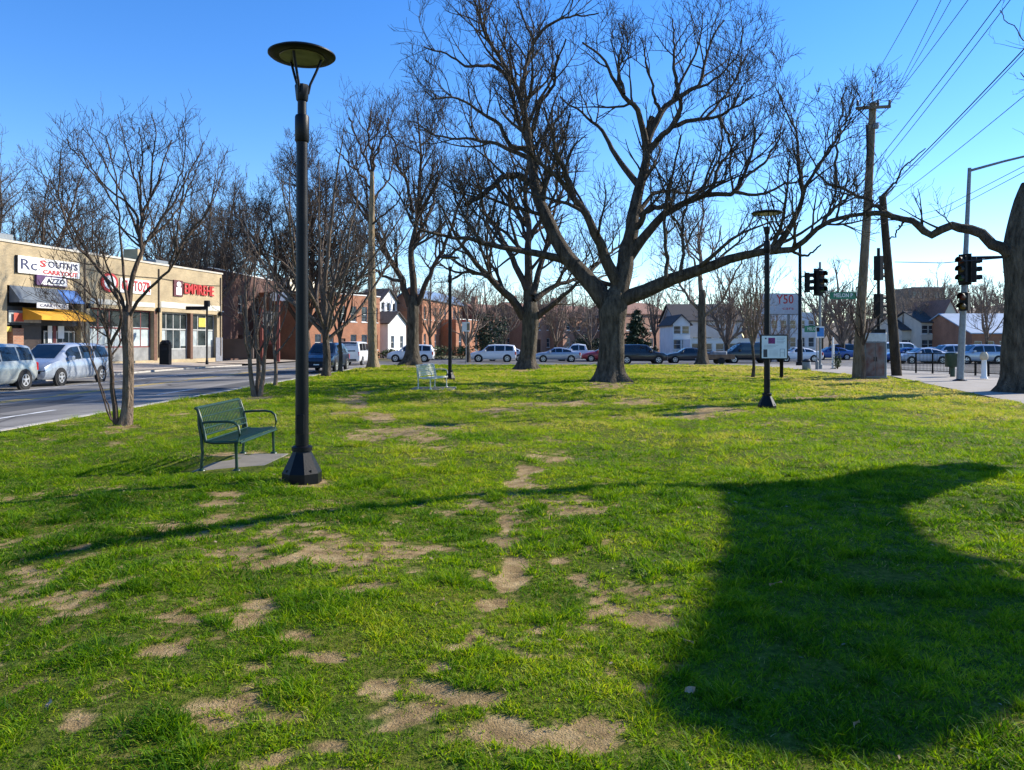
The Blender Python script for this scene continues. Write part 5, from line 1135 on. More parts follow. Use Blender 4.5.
# ------------------------------------------------------------------ vehicles
def interp(tab, x):
    xs = [r[0] for r in tab]; return [float(np.interp(x, xs, [r[k] for r in tab])) for k in range(1, len(tab[0]))]
CARS = {  # rows from rear to front: x, bottom, belt, roof, half width, roof half width
 'suv': dict(rows=[(-2.32,.50,.98,1.00,.80,.70),(-2.27,.34,1.04,1.35,.90,.62),(-2.12,.30,1.06,1.66,.94,.66),(-1.5,.27,1.05,1.73,.95,.69),(-.2,.26,1.03,1.75,.95,.70),(.45,.26,1.02,1.69,.95,.68),(1.12,.26,1.05,1.12,.95,.80),(1.9,.27,.96,1.00,.92,.76),(2.22,.32,.80,.86,.86,.66),(2.32,.45,.66,.68,.74,.6)], wb=(1.42,-1.42), wr=.36, win=[(-2.0,-1.25),(-1.15,-.25),(-.15,.75)], ws=(.42,1.08), rw=(-2.28,-2.13)),
 'minivan': dict(rows=[(-2.50,.48,.98,1.0,.82,.72),(-2.45,.33,1.06,1.40,.93,.66),(-2.28,.28,1.07,1.68,.97,.70),(-1.5,.25,1.05,1.74,.98,.72),(-.2,.24,1.02,1.76,.98,.73),(.55,.24,1.0,1.70,.98,.71),(1.0,.24,1.02,1.42,.98,.74),(1.55,.25,1.05,1.10,.97,.80),(2.1,.27,.93,.97,.93,.74),(2.42,.30,.78,.82,.86,.64),(2.52,.42,.62,.64,.72,.55)], wb=(1.55,-1.5), wr=.345, win=[(-2.2,-1.15),(-1.05,-.1),(0.0,.95)], ws=(.6,1.5), rw=(-2.46,-2.29)),
 'sedan': dict(rows=[(-2.35,.45,.85,.87,.76,.66),(-2.25,.32,.98,1.02,.86,.68),(-1.7,.27,.99,1.06,.90,.66),(-1.0,.25,.97,1.36,.91,.60),(-.3,.24,.95,1.45,.91,.60),(.3,.24,.94,1.42,.91,.60),(1.0,.24,.95,1.04,.91,.72),(1.8,.26,.86,.90,.88,.70),(2.22,.30,.72,.76,.82,.62),(2.32,.42,.60,.62,.70,.55)], wb=(1.4,-1.35), wr=.33, win=[(-1.35,-.55),(-.45,.15),(.2,.75)], ws=(.32,.96), rw=(-1.66,-1.02)),
 'van': dict(rows=[(-2.55,.48,1.1,1.2,.86,.80),(-2.5,.36,1.15,1.75,.95,.82),(-2.38,.32,1.16,1.92,.97,.84),(-1.0,.3,1.15,1.96,.98,.86),(.7,.3,1.13,1.93,.98,.84),(1.15,.3,1.12,1.7,.98,.82),(1.75,.3,1.1,1.18,.96,.82),(2.3,.33,.95,1.0,.90,.74),(2.5,.45,.75,.78,.78,.64)], wb=(1.6,-1.5), wr=.36, win=[(-2.2,-1.3),(-1.2,-.2),(-.1,1.05)], ws=(.78,1.68), rw=(-2.51,-2.39)),
 'pickup': dict(rows=[(-2.75,.55,1.05,1.06,.88,.84),(-2.7,.42,1.08,1.09,.95,.90),(-1.0,.38,1.08,1.09,.96,.90),(-.92,.38,1.08,1.10,.96,.84),(-.75,.38,1.08,1.70,.96,.68),(0,.36,1.06,1.80,.96,.70),(.6,.36,1.06,1.74,.96,.68),(1.25,.36,1.08,1.14,.96,.82),(2.3,.38,1.02,1.06,.93,.78),(2.65,.42,.88,.92,.88,.70),(2.75,.5,.7,.72,.8,.6)], wb=(1.75,-1.7), wr=.39, win=[(-.62,-.05),(.02,.8)], ws=(.58,1.2), rw=(-.9,-.76)),
}
paints = {}
def paint(name, c, rough=.28, metal=.0):
    return mat(name, c, rough, .04, 1.0, metal=metal, coat=.6)
head_l = mat('headlight glass', (0.20,0.22,0.24), .08, .4, 20); tail_l = mat('tail light red', (0.45,0.015,0.015), .2, .15, 20)
def make_car(kind, label, x, y, rz, pm, group, name=None, cat='car', z=None):
    C = CARS[kind]; rows = C['rows']; t = thing(name or {'suv':'parked_suv','minivan':'minivan','sedan':'parked_car','van':'van','pickup':'pickup_truck'}[kind], label, cat, (x,y,(g(x,y)-.085) if z is None else z), rz, group)
    xs = sorted(set([r[0] for r in rows] + list(np.linspace(rows[0][0]+.1, rows[-1][0]-.1, 26))))
    def prof(x):
        b,be,ro,w,wr = interp(rows, x); dd = ro-be
        return [(w*.86,b),(w*.97,b+.10),(w,b+.22),(w*1.0,(b+be)/2+.08),(w*.985,be-.10),(w*.955,be),(wr+(w*.955-wr)*.55*(1 if dd>.2 else .6),be+dd*.45),(wr,be+dd*.88),(wr*.86,be+dd*.985),(0,be+dd+.012)]
    mb = MB(); rings = []
    for xx in xs:
        h = prof(xx); rings.append([(xx,yy,zz) for yy,zz in h] + [(xx,-yy,zz) for yy,zz in h[-2::-1]])
    mb.loft(rings); mb.build('body', pm, t, 38)
    def side(x, f, off=.012):
        h = prof(x); a = h[5]; m_ = h[6]; c = h[7]
        if f < .5: q = (a[0]+(m_[0]-a[0])*f*2, a[1]+(m_[1]-a[1])*f*2)
        else: q = (m_[0]+(c[0]-m_[0])*(f-.5)*2, m_[1]+(c[1]-m_[1])*(f-.5)*2)
        return (x, q[0]+off, q[1])
    for s in (1,-1):
        for (a,b) in C['win']:
            m2 = MB(); n = 6; lo = []; hi = []
            for k in range(n+1):
                xx = a+(b-a)*k/n; b_,be,ro,w,wr = interp(rows, xx); f1 = .93 if ro-be > .45 else .80
                p0 = side(xx,.10); p1 = side(xx,f1)
                lo.append((p0[0],s*p0[1],p0[2])); hi.append((p1[0],s*p1[1],p1[2]))
            md = [((side(xx_,.5)[0]),s*side(xx_,.5)[1],side(xx_,.5)[2]) for xx_ in [a+(b-a)*k/n for k in range(n+1)]]
            m2.loft([lo,md,hi], caps=False, closed=False); m2.build('side_window', car_glass, t)
        hx = (rows[-1][0]-.10); 
        m2 = MB(); z_ = interp(rows, hx)[1]-.10; m2.rbox(hx-.32,hx-.02,s*.56-.16,s*.56+.16,z_-.08,z_+.09,.05); o = m2.build('headlight', head_l, t, 60)
        m2 = MB(); rx = rows[1][0]; z_ = interp(rows, rx)[1]; m2.rbox(rx-.04,rx+.12,s*(rows[1][4]-.10)-.09,s*(rows[1][4]-.10)+.125,z_-.32,z_-.02,.03); m2.build('tail_light', tail_l, t)
        m2 = MB(); mx_ = C['win'][-1][1]; mz = interp(rows,mx_)[1]; m2.rbox(mx_-.1,mx_+.1,s*1.06-.12,s*1.06+.12,mz+.02,mz+.2,.04); m2.build('mirror', pm, t)
        for wx in C['wb']:
            w = interp(rows,wx)[3]; r = C['wr']
            m2 = MB(); m2.lathe([(r*1.17,-.10),(r*1.17,.012),(r*.5,.014)], 24, (wx,s*w-(0 if s>0 else 0),r), 'y') if s>0 else m2.lathe([(r*.5,-.014),(r*1.17,-.012),(r*1.17,.10)], 24, (wx,s*w,r), 'y'); m2.build('wheel_arch', dark_void, t, 40)
            m2 = MB(); pr = [(r*.60,-.10),(r*.94,-.10),(r,-.06),(r,.05),(r*.93,.09),(r*.62,.09)]; c_ = (wx,s*(w-.06),r)
            m2.lathe(pr if s>0 else [(a_,-b_) for a_,b_ in pr][::-1], 24, c_, 'y'); wl = m2.build('wheel', rubber, t, 40)
            m2 = MB(); yy = s*(w+.037)
            m2.lathe([(r*.20,-.004),(r*.20,.008),(r*.1,.012)], 10, (wx,yy,r), 'y')
            for k in range(5):
                an = 2*math.pi*k/5+.3; ca,sa = math.cos(an),math.sin(an); u=(ca,sa); v_=(-sa,ca); q=[]
                for (rr,hw) in ((.12,.05),(.60,.075)):
                    for e in (-1,1): q.append((wx+r*(rr*u[0]+e*hw*1.6*v_[0]), yy, r+r*(rr*u[1]+e*hw*1.6*v_[1])))
                m2.add([q[0],q[1],q[3],q[2]],[(0,1,2,3)])
            n=24; m2.add([(wx+r*k_*math.cos(2*math.pi*i/n),yy+.002*s,r+r*k_*math.sin(2*math.pi*i/n)) for k_ in (.53,.63) for i in range(n)], [(i,(i+1)%n,n+(i+1)%n,n+i) for i in range(n)])
            m2.build('rim', alloy, wl)
    def cross(x0,x1,name,f=.80,lift=.014):
        m2 = MB(); r_ = []
        for k in range(5):
            xx = x0+(x1-x0)*k/4; b,be,ro,w,wr = interp(rows,xx); ww = wr*.86 if k else wr*.86
            dx = lift*(1 if x1>0 and name=='windshield' else -1); r_.append([(xx+dx*.5, e*ww*.98, ro+lift-(.012 if abs(e)>.9 else 0)) for e in (-1,-.5,0,.5,1)])
        m2.loft(r_, caps=False, closed=False); m2.build(name, car_glass, t)
    cross(C['ws'][0], C['ws'][1], 'windshield'); cross(C['rw'][0], C['rw'][1], 'rear_window')
    if kind in ('suv','minivan','van'):
        rx = rows[0][0]; m2 = MB(); wr = .62
        a_ = interp(rows,C['rw'][0]); b_ = interp(rows,C['rw'][1])
        m2.quad((C['rw'][0]-.055,-wr,a_[1]+.02),(C['rw'][0]-.055,wr,a_[1]+.02),(C['rw'][1]-.05,wr*.92,b_[2]-.14),(C['rw'][1]-.05,-wr*.92,b_[2]-.14)); m2.build('rear_glass', car_glass, t)
    fx = rows[-1][0]; zf = rows[-1][1]
    m2 = MB(); m2.rbox(fx-.10,fx+.015,-.42,.42,zf+.06,zf+.22,.02); m2.build('grille', dark_void, t); m2 = MB(); m2.rbox(fx-.14,fx+.01,-.55,.55,zf-.14,zf-.02,.02); m2.build('lower_grille', dark_void, t)
    m2 = MB(); m2.box(fx+.016,fx+.022,-.16,.16,zf-.0,zf+.055); m2.build('number_plate', white_paint, t)
    rx = rows[0][0]; m2 = MB(); m2.box(rx-.012,rx+.02,-.17,.17,rows[0][1]+.2,rows[0][1]+.33); m2.build('number_plate', white_paint, t)
    m2 = MB(); m2.rbox(rx-.01,rx+.14,-.72,.72,rows[0][1]-.08,rows[0][1]+.1,.03); m2.build('bumper', mat('dark bumper',(0.04,.04,.042),.6,.2), t)
    return t
silver = paint('silver paint', (0.38,0.42,0.48), .26, .35); pale_green = paint('pale silver green paint', (0.42,0.45,0.43), .28, .3); whitep = paint('white car paint', (0.74,0.75,0.76)); navyp = paint('dark navy paint', (0.015,0.025,0.05)); blackp = paint('black paint', (0.012,0.013,0.016)); redp = paint('red paint', (0.30,0.02,0.03)); greyp = paint('grey blue paint', (0.22,0.27,0.34)); bluep = paint('blue paint', (0.03,0.08,0.26)); lilac = paint('pale blue paint', (0.45,0.50,0.58)); charcoal = paint('charcoal paint',(0.03,.032,.036))
GK = 'cars parked along the shop kerb'; GX = 'cars along the cross street'; GR = 'cars queued beyond the railing'
mv = make_car('minivan', 'silver minivan parked facing us in front of the shops', -19.45, 32.7, RAD(-90), silver, GK)
make_car('suv', 'pale silver-green car cut by the left edge of the photo', -19.35, 27.3, RAD(-90), pale_green, GK)
make_car('suv', 'dark navy car facing us at the lawn kerb behind thin trees', X(325,45.6), 45.9, RAD(-90), navyp, None)
make_car('van', 'white van seen from behind on the left street', X(354,62)-.2, 63.5, RAD(88), whitep, None, cat='van')
make_car('suv', 'white car half hidden behind the dark trunk right of the tan one', X(411,76), 76, RAD(180), whitep, GX)
make_car('suv', 'white sport utility car between the distant lamp and the rear oak', X(493,76), 76, RAD(180), whitep, GX)
make_car('sedan', 'white car whose blue window shows behind the white utility car', X(506,80), 80, RAD(180), lilac, GX)
make_car('sedan', 'silver sedan with a dark bonnet right of the rear oak', X(557,75.5), 75.5, RAD(180), silver, GX)
make_car('pickup', 'white pickup just left of the red car', X(578,80), 80, RAD(180), whitep, GX, cat='truck')
make_car('sedan', 'dark red car mostly hidden by the huge oak trunk', X(604,77), 77, RAD(180), redp, GX)
make_car('suv', 'large black utility car right of the huge oak trunk', X(641,69), 69, RAD(0), blackp, GX)
make_car('sedan', 'dark sedan left of the straight dark tree', X(688,72), 72, RAD(180), charcoal, GX)
make_car('van', 'dark van behind the slim young tree', X(748,72), 72, RAD(180), blackp, GX, cat='van')
make_car('sedan', 'white car beside the black signal pole', X(797,76), 76, RAD(180), whitep, GX)
make_car('sedan', 'blue car beyond the thin white post', X(831,84), 84, RAD(180), bluep, GX)
make_car('suv', 'dark car left of the utility pole', X(851,86), 86, RAD(0), navyp, GX)
make_car('sedan', 'blue car behind the leaning pole', X(905,74), 74, RAD(180), bluep, GR)
make_car('sedan', 'pale blue car behind the left end of the railing', X(922,69), 69, RAD(180), lilac, GR)
make_car('suv', 'white car left of the silver signal pole', X(947,71), 71, RAD(180), lilac, GR)
make_car('suv', 'silver utility car right of the silver signal pole', X(976,68), 68, RAD(180), silver, GR)
make_car('sedan', 'dark car beside the right oak trunk', X(1001,70), 70, RAD(180), charcoal, GR)
make_car('sedan', 'grey car in the far row behind the railing', X(934,80), 80, RAD(0), greyp, GR)
make_car('van', 'white van in the far row behind the leaning pole', X(900,84), 84, RAD(0), whitep, GR, cat='van')
# trailer
x,y = X(719,67), 67; t = thing('cargo_trailer', 'small brown trailer between the straight tree and the dark van', 'trailer', (x,y,g(x,y)-.085))
brn = mat('brown planks', (0.20,0.12,0.07), .8, .25, 3); mb = MB(); mb.box(-1.3,1.2,-.7,.7,.45,.55); mb.box(-1.3,1.2,-.72,-.68,.55,.85); mb.box(-1.3,1.2,.68,.72,.55,.85); mb.box(1.18,1.22,-.68,.68,.55,.85); mb.build('bed', brn, t); MB().tube([(-1.3,0,.5),(-2.1,0,.45)], .05, 8).build('drawbar', grey_metal, t)
for s in (-.8,.8): MB().lathe([(.2,-.08),(.3,-.07),(.3,.07),(.2,.08)], 16, (0,s,.3), 'y').build('wheel', rubber, t, 40)
mb = MB(); mb.rbox(-.7,.6,-.5,.5,.56,1.15,.1); tag(mb.build('tarpaulin_load', mat('grey tarpaulin',(0.22,.24,.26),.7,.3,3), None, None, (x,y,g(x,y)-.085)), 'grey tarpaulin covered load on the brown trailer', 'load')

# ------------------------------------------------------------------ poles, signals, signs on the right
def signal_head(label, x, y, z, rz, scale=1.0, n=3, backplate=True, group='traffic signal heads'):
    t = thing('traffic_light', label, 'traffic light', (x,y,z), rz, group); t.scale = (scale,)*3
    h = .36*n; mb = MB(); mb.rbox(-.17,.17,-.12,.12,-h/2,h/2,.02); mb.build('housing', mat('dark signal paint',(0.004,.005,.005),.6,.2,spec=.3), t)
    if backplate: MB().box(-.27,.27,.121,.131,-h/2-.1,h/2+.1).build('backplate', MATS['dark signal paint'], t)
    for k in range(n):
        zc = h/2-.18-.36*k; mb = MB(); q = []
        for yy, rr in ((-.12,.145),(-.34,.15)):
            q.append([(rr*math.cos(a), yy, zc+rr*math.sin(a)) for a in np.linspace(RAD(-25),RAD(205),12)])
        mb.loft(q, caps=False, closed=False); o = mb.build('visor', MATS['dark signal paint'], t); m = o.modifiers.new('thickness','SOLIDIFY'); m.thickness=.008
        MB().lathe([(.13,-.125),(.125,-.135),(.06,-.15)], 16, (0,0,zc), 'y').build('lens', mat('unlit lens %d' % k, ((.10,.012,.01),(.10,.06,.01),(.012,.07,.03))[k], .25, .2), t, 40)
    return t
# black signal pole
Y = 57.0; x = X(800,Y); zb = g(x,Y); t = thing('signal_pole', 'black tapered signal pole right of the billboard', 'pole', (x,Y,zb)); top = CH+(341-246)*Y/F-zb
MB().lathe([(.30,0),(.28,.25),(.20,.32),(.19,1.9),(.15,2.0),(.105,top),(.06,top+.05)], 12).build('pole', black_metal, t, 40); MB().tube([(0,0,6.6),(.35,0,6.7)], .05, 8).build('arm', black_metal, t)
signal_head('traffic light hung on the black signal pole', X(807.5,56.8), 56.8, CH+(341-282.5)*56.8/F, RAD(62), 1.35)
# grey signal pole with the street name sign
Y = 47.5; x = X(820,Y); zb = g(x,Y); t = thing('signal_pole', 'thin grey signal pole beside the blue and white sign', 'pole', (x,Y,zb)); top = CH+(341-262)*Y/F-zb
MB().lathe([(.14,0),(.13,.3),(.08,.34),(.07,top)], 10).build('pole', grey_metal, t, 40); z1 = CH+(341-291)*Y/F-zb
MB().tube([(0,0,z1),(.75,0,z1)], .035, 8).build('arm', grey_metal, t)
signal_head('traffic light facing sideways on the thin grey pole', X(819.5,47.2), 47.1, CH+(341-282)*47.1/F, RAD(20), 1.32)
sign_green = mat('sign green', (0.004,0.17,0.085), .4, .05)
Ys = 47.4; t = thing('street_sign', 'green street name sign on the arm of the grey signal pole', 'street sign', (X(843,Ys),Ys,CH+(341-295.5)*Ys/F)); hw = 13*Ys/F
MB().box(-hw,hw,-.02,.02,-.22,.22).build('panel', sign_green, t); text('MELON P', .34, white_paint, t, (0,-.026,0), ext=.003, width=hw*1.45, bold=.006)
MB().box(hw+.03,hw+.34,-.02,.02,-.17,.17).build('route_plate', white_paint, t); MB().box(-hw-.2,hw+.3,.021,.05,.16,.2).build('bracket', grey_metal, t)
Ys = 47.7; t = thing('street_sign', 'smaller dark green sign low behind the blue and white sign', 'street sign', (X(812.5,Ys),Ys,CH+(341-329)*Ys/F)); hw = 8*Ys/F
MB().box(-hw,hw,-.02,.02,-.2,.2).build('panel', sign_green, t); text('MELON', .28, white_paint, t, (0,-.026,0), ext=.003, width=hw*1.3)
Ys = 46.5; x = X(817,Ys); t = thing('parking_sign', 'blue and white sign on a grey post by the path', 'sign', (x,Ys,g(x,Ys)))
MB().lathe([(.10,0),(.10,.5),(.035,.55),(.033,2.55)], 8).build('post', grey_metal, t); zc = CH+(341-332)*Ys/F-g(x,Ys)
MB().box(-.1,.42,-.06,-.035,zc-.36,zc+.34).build('panel', white_paint, t); MB().box(-.02,.40,-.068,-.061,zc-.28,zc+.26).build('blue_field', mat('sign blue',(0.03,.20,.55),.4,.1), t); MB().box(-.06,.12,-.075,-.069,zc+.02,zc+.28).build('dark_symbol', dark_void, t)
Ys = 45.6; x = X(806.5,Ys); t = thing('litter_bin', 'squat silver bin at the foot of the black signal pole', 'bin', (x,Ys,g(x,Ys)))
MB().lathe([(.22,0),(.25,.05),(.25,.55),(.2,.62)], 14).build('body', grey_metal, t, 40); MB().lathe([(.255,.5),(.255,.58),(.1,.68)], 14).build('lid', black_metal, t, 40)
Ys = 48; x = X(833,Ys); t = thing('white_post', 'thin white post left of the round green plant', 'post', (x,Ys,g(x,Ys))); MB().lathe([(.075,0),(.075,1.5),(.05,1.55),(.05,2.0)], 8).build('post', white_paint, t); MB().lathe([(.14,0),(.14,.06)], 8).build('base', grey_metal, t)
# red and white small sign by the street
Ys = 63; x = X(466,Ys); t = thing('street_notice', 'square white sign with red top beside the dark leaning tree', 'sign', (x,Ys,g(x,Ys))); zc = CH+(341-326)*Ys/F+.2
MB().lathe([(.04,0),(.035,zc+.5)], 8).build('post', grey_metal, t); MB().box(-.33,.33,-.05,-.036,zc-.5,zc+.3).build('panel', white_paint, t); MB().box(-.33,-.02,-.058,-.051,zc+.31,zc+.46).build('red_panel', redl, t); MB().box(.08,.3,-.058,-.051,zc-.4,zc+.2).build('dark_symbol', charcoal, t)
# tall red sign post by the brick house
Ys = 70; x = X(271,Ys); zb=float(zpav(np.array(x),np.array(70.))); t = thing('pole_sign', 'tall red post sign with white round panels behind the myrtle', 'sign', (x,Ys,zb))
rd = mat('faded red paint',(0.20,.05,.035),.6,.25,2); MB().box(-1.0,-.75,-.1,.1,0,4.9).build('post', rd, t); MB().box(.55,.8,-.1,.1,0,6.2).build('post', rd, t); MB().box(-.74,.54,-.06,.06,1.6,2.0).build('rail', rd, t)
MB().lathe([(.42,-.06),(.42,.06)], 16, (.35,0,6.0), 'y').build('panel', white_paint, t, 40); MB().lathe([(.42,-.06),(.42,.06)], 16, (1.1,0.01,6.0), 'y').build('panel', white_paint, t, 40); MB().box(-.74,.54,-.05,.05,3.3,4.6).build('board', cream, t)
# low wall beside the brick house
mb = MB(); mb.box(-28.0,-27.6,66.5,72.3,0,2.0); mb.box(-27.6,-24.3,72.0,72.3,0,1.9)
o = MB().box(-.2,3.6,-.15,.15,0,1.75).build('garden_wall', brick_mat('dark wall brick',(0.075,.05,.042),(.06,.042,.036),(.09,.075,.065)), None, None, (-26.6,67.6,.2)); tag(o, 'low dark brick wall right of the shop corner', 'wall')

# utility poles
Y = 36.0; pb = at(857.5,379,Y); pt = at(873,103,Y); zb = g(pb.x,Y); t = thing('utility_pole', 'tall weathered wooden utility pole with a crossarm and wires', 'utility pole', (pb.x,Y,zb))
rel = lambda p: (p.x-pb.x, p.y-Y, p.z-zb)
MB().tube([(0,0,-.2),rel(at(861,310,Y)),rel(at(868,200,Y)),rel(pt)], [.27,.22,.19,.16], 14).build('pole', pole_wood, t, 50)
ca, cb = at(856,108.5,Y-.25), at(890.5,106.5,Y-.25); MB().bar(rel(ca),rel(cb),.10,.13).build('crossarm', pole_wood, t)
for px_ in (857.5, 889.5, 878): q = rel(at(px_,107,Y-.25)); MB().lathe([(.05,.06),(.07,.14),(.05,.2),(.06,.26),(.03,.32)], 8, q).build('insulator', mat('brown porcelain',(0.05,.03,.025),.3,.2), t, 40)
MB().tube([rel(pt),rel(at(872,87,Y))], .03, 6).build('spike', grey_metal, t); q = rel(at(876,126,Y-.3)); MB().lathe([(.12,-.12),(.14,0),(.12,.12)], 10, q).build('bracket', grey_metal, t)
MB().tube([rel(at(867,125,Y-.35)),rel(at(868,165,Y-.35))], .06, 8).build('cable_riser', black_metal, t)
for q0,q1 in (((890,107),(877,118)),((858,109),(869,120))): MB().bar(rel(at(*q0,Y-.2)),rel(at(*q1,Y-.2)),.04,.04).build('brace', grey_metal, t)
Y2 = 38.2; pb2 = at(897,376.5,Y2); t = thing('leaning_pole', 'dark leaning wooden pole right of the rusty cabinet', 'utility pole', (pb2.x,Y2,g(pb2.x,Y2)))
MB().tube([(0,0,-.2),tuple(at(890,290,Y2)-pb2),tuple(at(882.5,198,Y2)-pb2)], [.25,.21,.17], 12).build('pole', pole_dark, t, 50); MB().lathe([(.19,0),(.19,.05)], 10, tuple(at(882.5,198,Y2)-pb2)).build('cap', grey_metal, t)
# wires
wm = mat('wire', (0.02,0.02,0.022), .5, .1)
wires = [((858,104),(918,0),.012,'wire from the left end of the crossarm'),((889.5,103),(941,0),.012,'wire from the right end of the crossarm'),((889,106),(951,0),.012,'second wire from the right end of the crossarm'),((878,118),(968,0),.013,'wire from the pole just below the crossarm'),
         ((874,165),(1001,0),.016,'upper of the two parallel lower wires'),((876,172),(1007,4),.014,'lower of the two parallel lower wires'),((872,205),(1024,49),.02,'thickest cable sagging toward the upper right'),((882,208),(1024,96),.012,'lowest thin wire crossing the right sky'),((872,208),(1024,53),.013,'cable lashed just under the thickest cable')]
for (a_,b_,r_,lb) in wires:
    A = at(*a_,Y-.3); B = at(*b_,23.5); D = (B-A); E = A + D*2.3; pts = [A+(E-A)*s_+Vector((0,0,-.35*4*s_*(1-s_)+ .35*4*(1/2.3)*(1-1/2.3)*min(1,s_*2.3))) for s_ in np.linspace(0,1,24)]
    mb = MB(); mb.tube([p_-A for p_ in pts], r_, 6); tag(mb.build('power_wire', wm, None, 60, A), lb, 'wire', 'wires from the utility pole')
mb = MB(); A = at(1003,258,30); B = at(895,262,38)
mb.tube([(0,0,0),tuple((B-A)*.5+Vector((0,0,-.12))),tuple(B-A)], .02, 6); tag(mb.build('span_wire', wm, None, 60, A), 'thin horizontal span wire left of the silver signal pole', 'wire')
for k,(a_,b_,lb) in enumerate([((892,222),(1024,166),'upper thin service wire below the street light arm'),((895,228),(1024,172),'lower thin service wire below the street light arm')]):
    A = at(*a_,38); B = at(*b_,22); mb = MB(); mb.tube([(0,0,0),tuple((B-A)*.5+Vector((0,0,-.3))),tuple(B-A),tuple((B-A)*1.5+Vector((0,0,.4)))], .010, 6); tag(mb.build('power_wire', wm, None, 60, A), lb, 'wire', 'thin service wires')
# rusty cabinet
Y = 35.6; x = X(875,Y); zb = g(x,Y); t = thing('utility_cabinet', 'grey steel utility cabinet with rusty doors beside the wooden pole', 'cabinet', (x,Y,zb), RAD(-12)); t.scale = (.88,.9,1)
rust = mat('rusty steel', (0.14,0.06,0.045), .85, .3, 3.2, .3, 20, col2=(0.19,.18,.175)); mb = MB(); mb.rbox(-.52,.52,-.02,.5,0,1.72,.02); mb.build('body', grey_metal, t)
mb = MB(); mb.rbox(-.5,.56,-.02,.54,1.725,2.12,.02); mb.build('hood', mat('pale steel',(0.45,.5,.55),.4,.1,metal=.3), t)
for s in (-1,1):
    d = MB().box(min(s*.02,s*.46),max(s*.02,s*.46),-.05,-.022,.1,1.66).build('door', rust, t); MB().box(s*.06-.015,s*.06+.015,-.075,-.05,.8,1.0).build('handle', black_metal, d)
MB().box(.545,.58,0.0,.5,.02,1.7).build('side_plate', MATS['pale steel'], t); MB().box(-.6,.62,-.15,.6,-.1,.05).build('plinth', concrete, t)
for k in range(3): signal_head(['upper of two dark lights stacked behind the cabinet','lower of two dark lights stacked behind the cabinet',''][k], X(878.5,42), 42, CH+(341-(268+38*k))*42/F, RAD(115), 1.25, backplate=False, group='stacked lights behind the cabinet') if k < 2 else None
Y = 42.2; x = X(878.5,Y); t = thing('signal_pole', 'black pole carrying the stacked lights behind the cabinet', 'pole', (x,Y,g(x,Y))); MB().lathe([(.13,0),(.12,.3),(.09,.4),(.085,CH+(341-248)*Y/F)], 10).build('pole', black_metal, t, 40); MB().box(-.3,.3,-.2,.2,1.9,2.4).build('control_box', black_metal, t)
y = 35.4; grown_tree('sapling', 'cut-back sapling growing at the foot of the utility pole', X(863,y), y, 4.6, 83, .42, .10, 4, (10,40), bark=bark_myrtle, limbbark=bark_twig, llen=.7, twig=dict(dens=(1.0,1.2,1.6,1.5), cap=(1.2,.7,.4,.3)))
# silver signal pole
Y = 33.2; pb = at(960,381.5,Y); x = pb.x; zb = g(x,Y); t = thing('signal_pole', 'silver signal pole with a street light arm at the right', 'pole', (x,Y,zb)); top = CH+(341-168)*Y/F-zb; lean = .42
MB().lathe([(.30,0),(.28,.05),(.16,.1)], 12).build('base', black_metal, t); MB().tube([(0,0,.05),(lean*.45,0,top*.45),(lean,0,top)], [.15,.12,.075], 14).build('pole', grey_metal, t, 50)
MB().tube([(lean,0,top-.12),(lean+1.2,-.5,top+.18),(lean+2.4,-1.1,top+.42),(lean+3.4,-1.6,top+.5)], [.06,.05,.045,.04], 8).build('arm', grey_metal, t, 50); mb = MB(); mb.rbox(lean+3.3,lean+4.0,-1.85,-1.5,top+.42,top+.56,.05); mb.build('lamp_head', grey_metal, t)
za = CH+(341-258)*Y/F-zb; MB().tube([(.2,0,za),(2.2,-.3,za+.02),(5.5,-.9,za+.1)], [.07,.06,.05], 8).build('mast_arm', black_metal, t, 50)
zc = CH+(341-270)*Y/F; signal_head('traffic light on the left of the silver signal pole', x-.05, Y-.32, zc, RAD(-62), 1.05); signal_head('traffic light on the right of the silver signal pole', x+.52, Y-.05, zc, RAD(75), 1.0, backplate=False)
signal_head('short two-lamp signal lower on the silver signal pole', x+.0, Y-.34, CH+(341-302)*Y/F, RAD(-55), 1.1, n=2, backplate=False)
# railing
def railing(label, ax, ay, bx, by, n, h=1.1, bars=12):
    A = Vector((ax,ay)); B = Vector((bx,by)); t = thing('railing', label, 'railing', (ax,ay,g(ax,ay)+.012), math.atan2(by-ay,bx-ax)); Ln = (B-A).length
    for k in range(n+1): MB().box(Ln*k/n-.035,Ln*k/n+.035,-.035,.035,0,h).build('post', black_metal, t)
    mb = MB(); mb.box(0,Ln,-.02,.02,h-.06,h-.01); mb.box(0,Ln,-.015,.015,.12,.16); m = n*bars
    for k in range(m): xx = Ln*(k+.5)/m; mb.box(xx-.008,xx+.008,-.008,.008,.16,h-.06)
    mb.build('bars', black_metal, t)
railing('black metal railing left of the silver signal pole by the path', X(900,42), 42, X(950,39.5), 39.5, 3)
railing('lower black railing right of the silver signal pole by the path', X(963,39), 39, X(1002,36.5), 36.5, 3, .75)
Y = 37; x = X(952.5,Y); t = thing('litter_bin', 'dark green post bin beside the silver signal pole', 'bin', (x,Y,g(x,Y)+.012)); MB().lathe([(.11,0),(.11,.55)], 10).build('post', green_metal, t); MB().lathe([(.30,.5),(.34,.55),(.34,1.15),(.28,1.2)], 14).build('drum', green_metal, t, 40)
Y = 34.6; x = X(984,Y); t = thing('bollard', 'white bollard with a rounded head near the right oak trunk', 'bollard', (x,Y,g(x,Y)+.012)); MB().lathe([(.17,0),(.15,.06),(.12,.1),(.10,.85)], 12).build('post', white_paint, t, 40); MB().lathe([(.13,.85),(.17,.9),(.17,1.08),(.1,1.2)], 12).build('head', mat('tan cap',(0.5,.42,.3),.6,.2), t, 40)

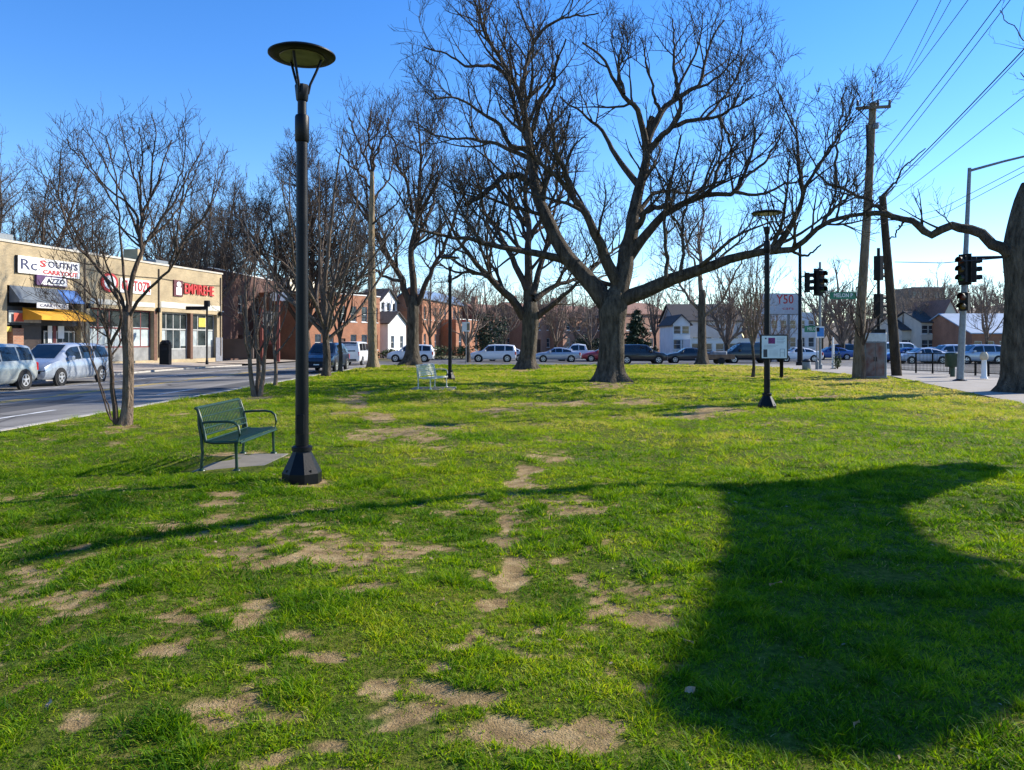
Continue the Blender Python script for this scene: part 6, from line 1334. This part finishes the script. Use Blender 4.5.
# leaf litter and twigs
def litter():
    rng = np.random.default_rng(77); n = 900; y = np.sqrt(rng.uniform(2.4**2, 26**2, n)); x = rng.uniform(-1,1,n)*(.74*y+1); k = (x > x_left(y)+.2) & (x < x_right(y)-.2); x, y = x[k], y[k]; n = len(x)
    sz = rng.uniform(.010,.024,n)*np.minimum(1.6,(y/6)**.4); a = rng.uniform(0,6.28,n); z = G(x,y)+rng.uniform(.006,.028,n); ar = rng.uniform(.3,.8,n)
    c, s_ = np.cos(a), np.sin(a); dz = rng.uniform(-.4,.4,(n,2))*sz[:,None]
    V = np.stack([np.stack([x-c*sz,y-s_*sz,z+dz[:,0]],-1), np.stack([x+s_*sz*ar,y-c*sz*ar,z],-1), np.stack([x+c*sz,y+s_*sz,z-dz[:,0]],-1), np.stack([x-s_*sz*ar,y+c*sz*ar,z+dz[:,1]],-1)],1).reshape(-1,3); i = np.arange(n)*4
    o = stuff(link('leaf_litter', mesh_np('leaf_litter', V, [np.stack([i,i+1,i+2,i+3],-1)]), mat('brown leaf scraps', (0.17,.11,.06), .8, .3, 8, col2=(.34,.25,.15)))); o['label'] = 'small brown leaf scraps scattered over the lawn'
litter()
# fallen leaves on the lawn
rnd2 = random.Random(3)
for px, py, lb in [(689,642,'upper of two curled pale leaves in the shaded grass'),(690,690,'lower of two curled pale leaves in the shaded grass'),(802,462,'pale leaf lying by the far edge of the shade'),(776,588,'pale scrap of leaf in the middle of the shade'),(857,722,'small tan leaf near the bottom right corner'),(48,715,'tan leaf near the bottom left corner'),(440,612,'dry leaf by the worn track')]:
    Y = CH*F/(py-HZ); x = X(px,Y); mb = MB(); n = 6; L_ = .033*min(1.6,Y/4.0)
    mb.loft([[(L_*(k/n*2-1), -.35*L_*math.sin(math.pi*(k+.02)/n)-.001, .012*math.sin(3*k)),(L_*(k/n*2-1), 0, .3*L_*(1-abs(k/n*2-1))),(L_*(k/n*2-1), .35*L_*math.sin(math.pi*(k+.02)/n)+.001, .02)] for k in range(n+1)], caps=False, closed=False)
    o = mb.build('fallen_leaf', mat('dry leaf',(0.36,.25,.15),.7,.2,20), None, None, (x,Y,g(x,Y)+.035)); o.rotation_euler = (rnd2.uniform(-.4,.4),rnd2.uniform(-.3,.3),rnd2.uniform(0,6)); tag(o, lb, 'leaf', 'dry leaves on the lawn')
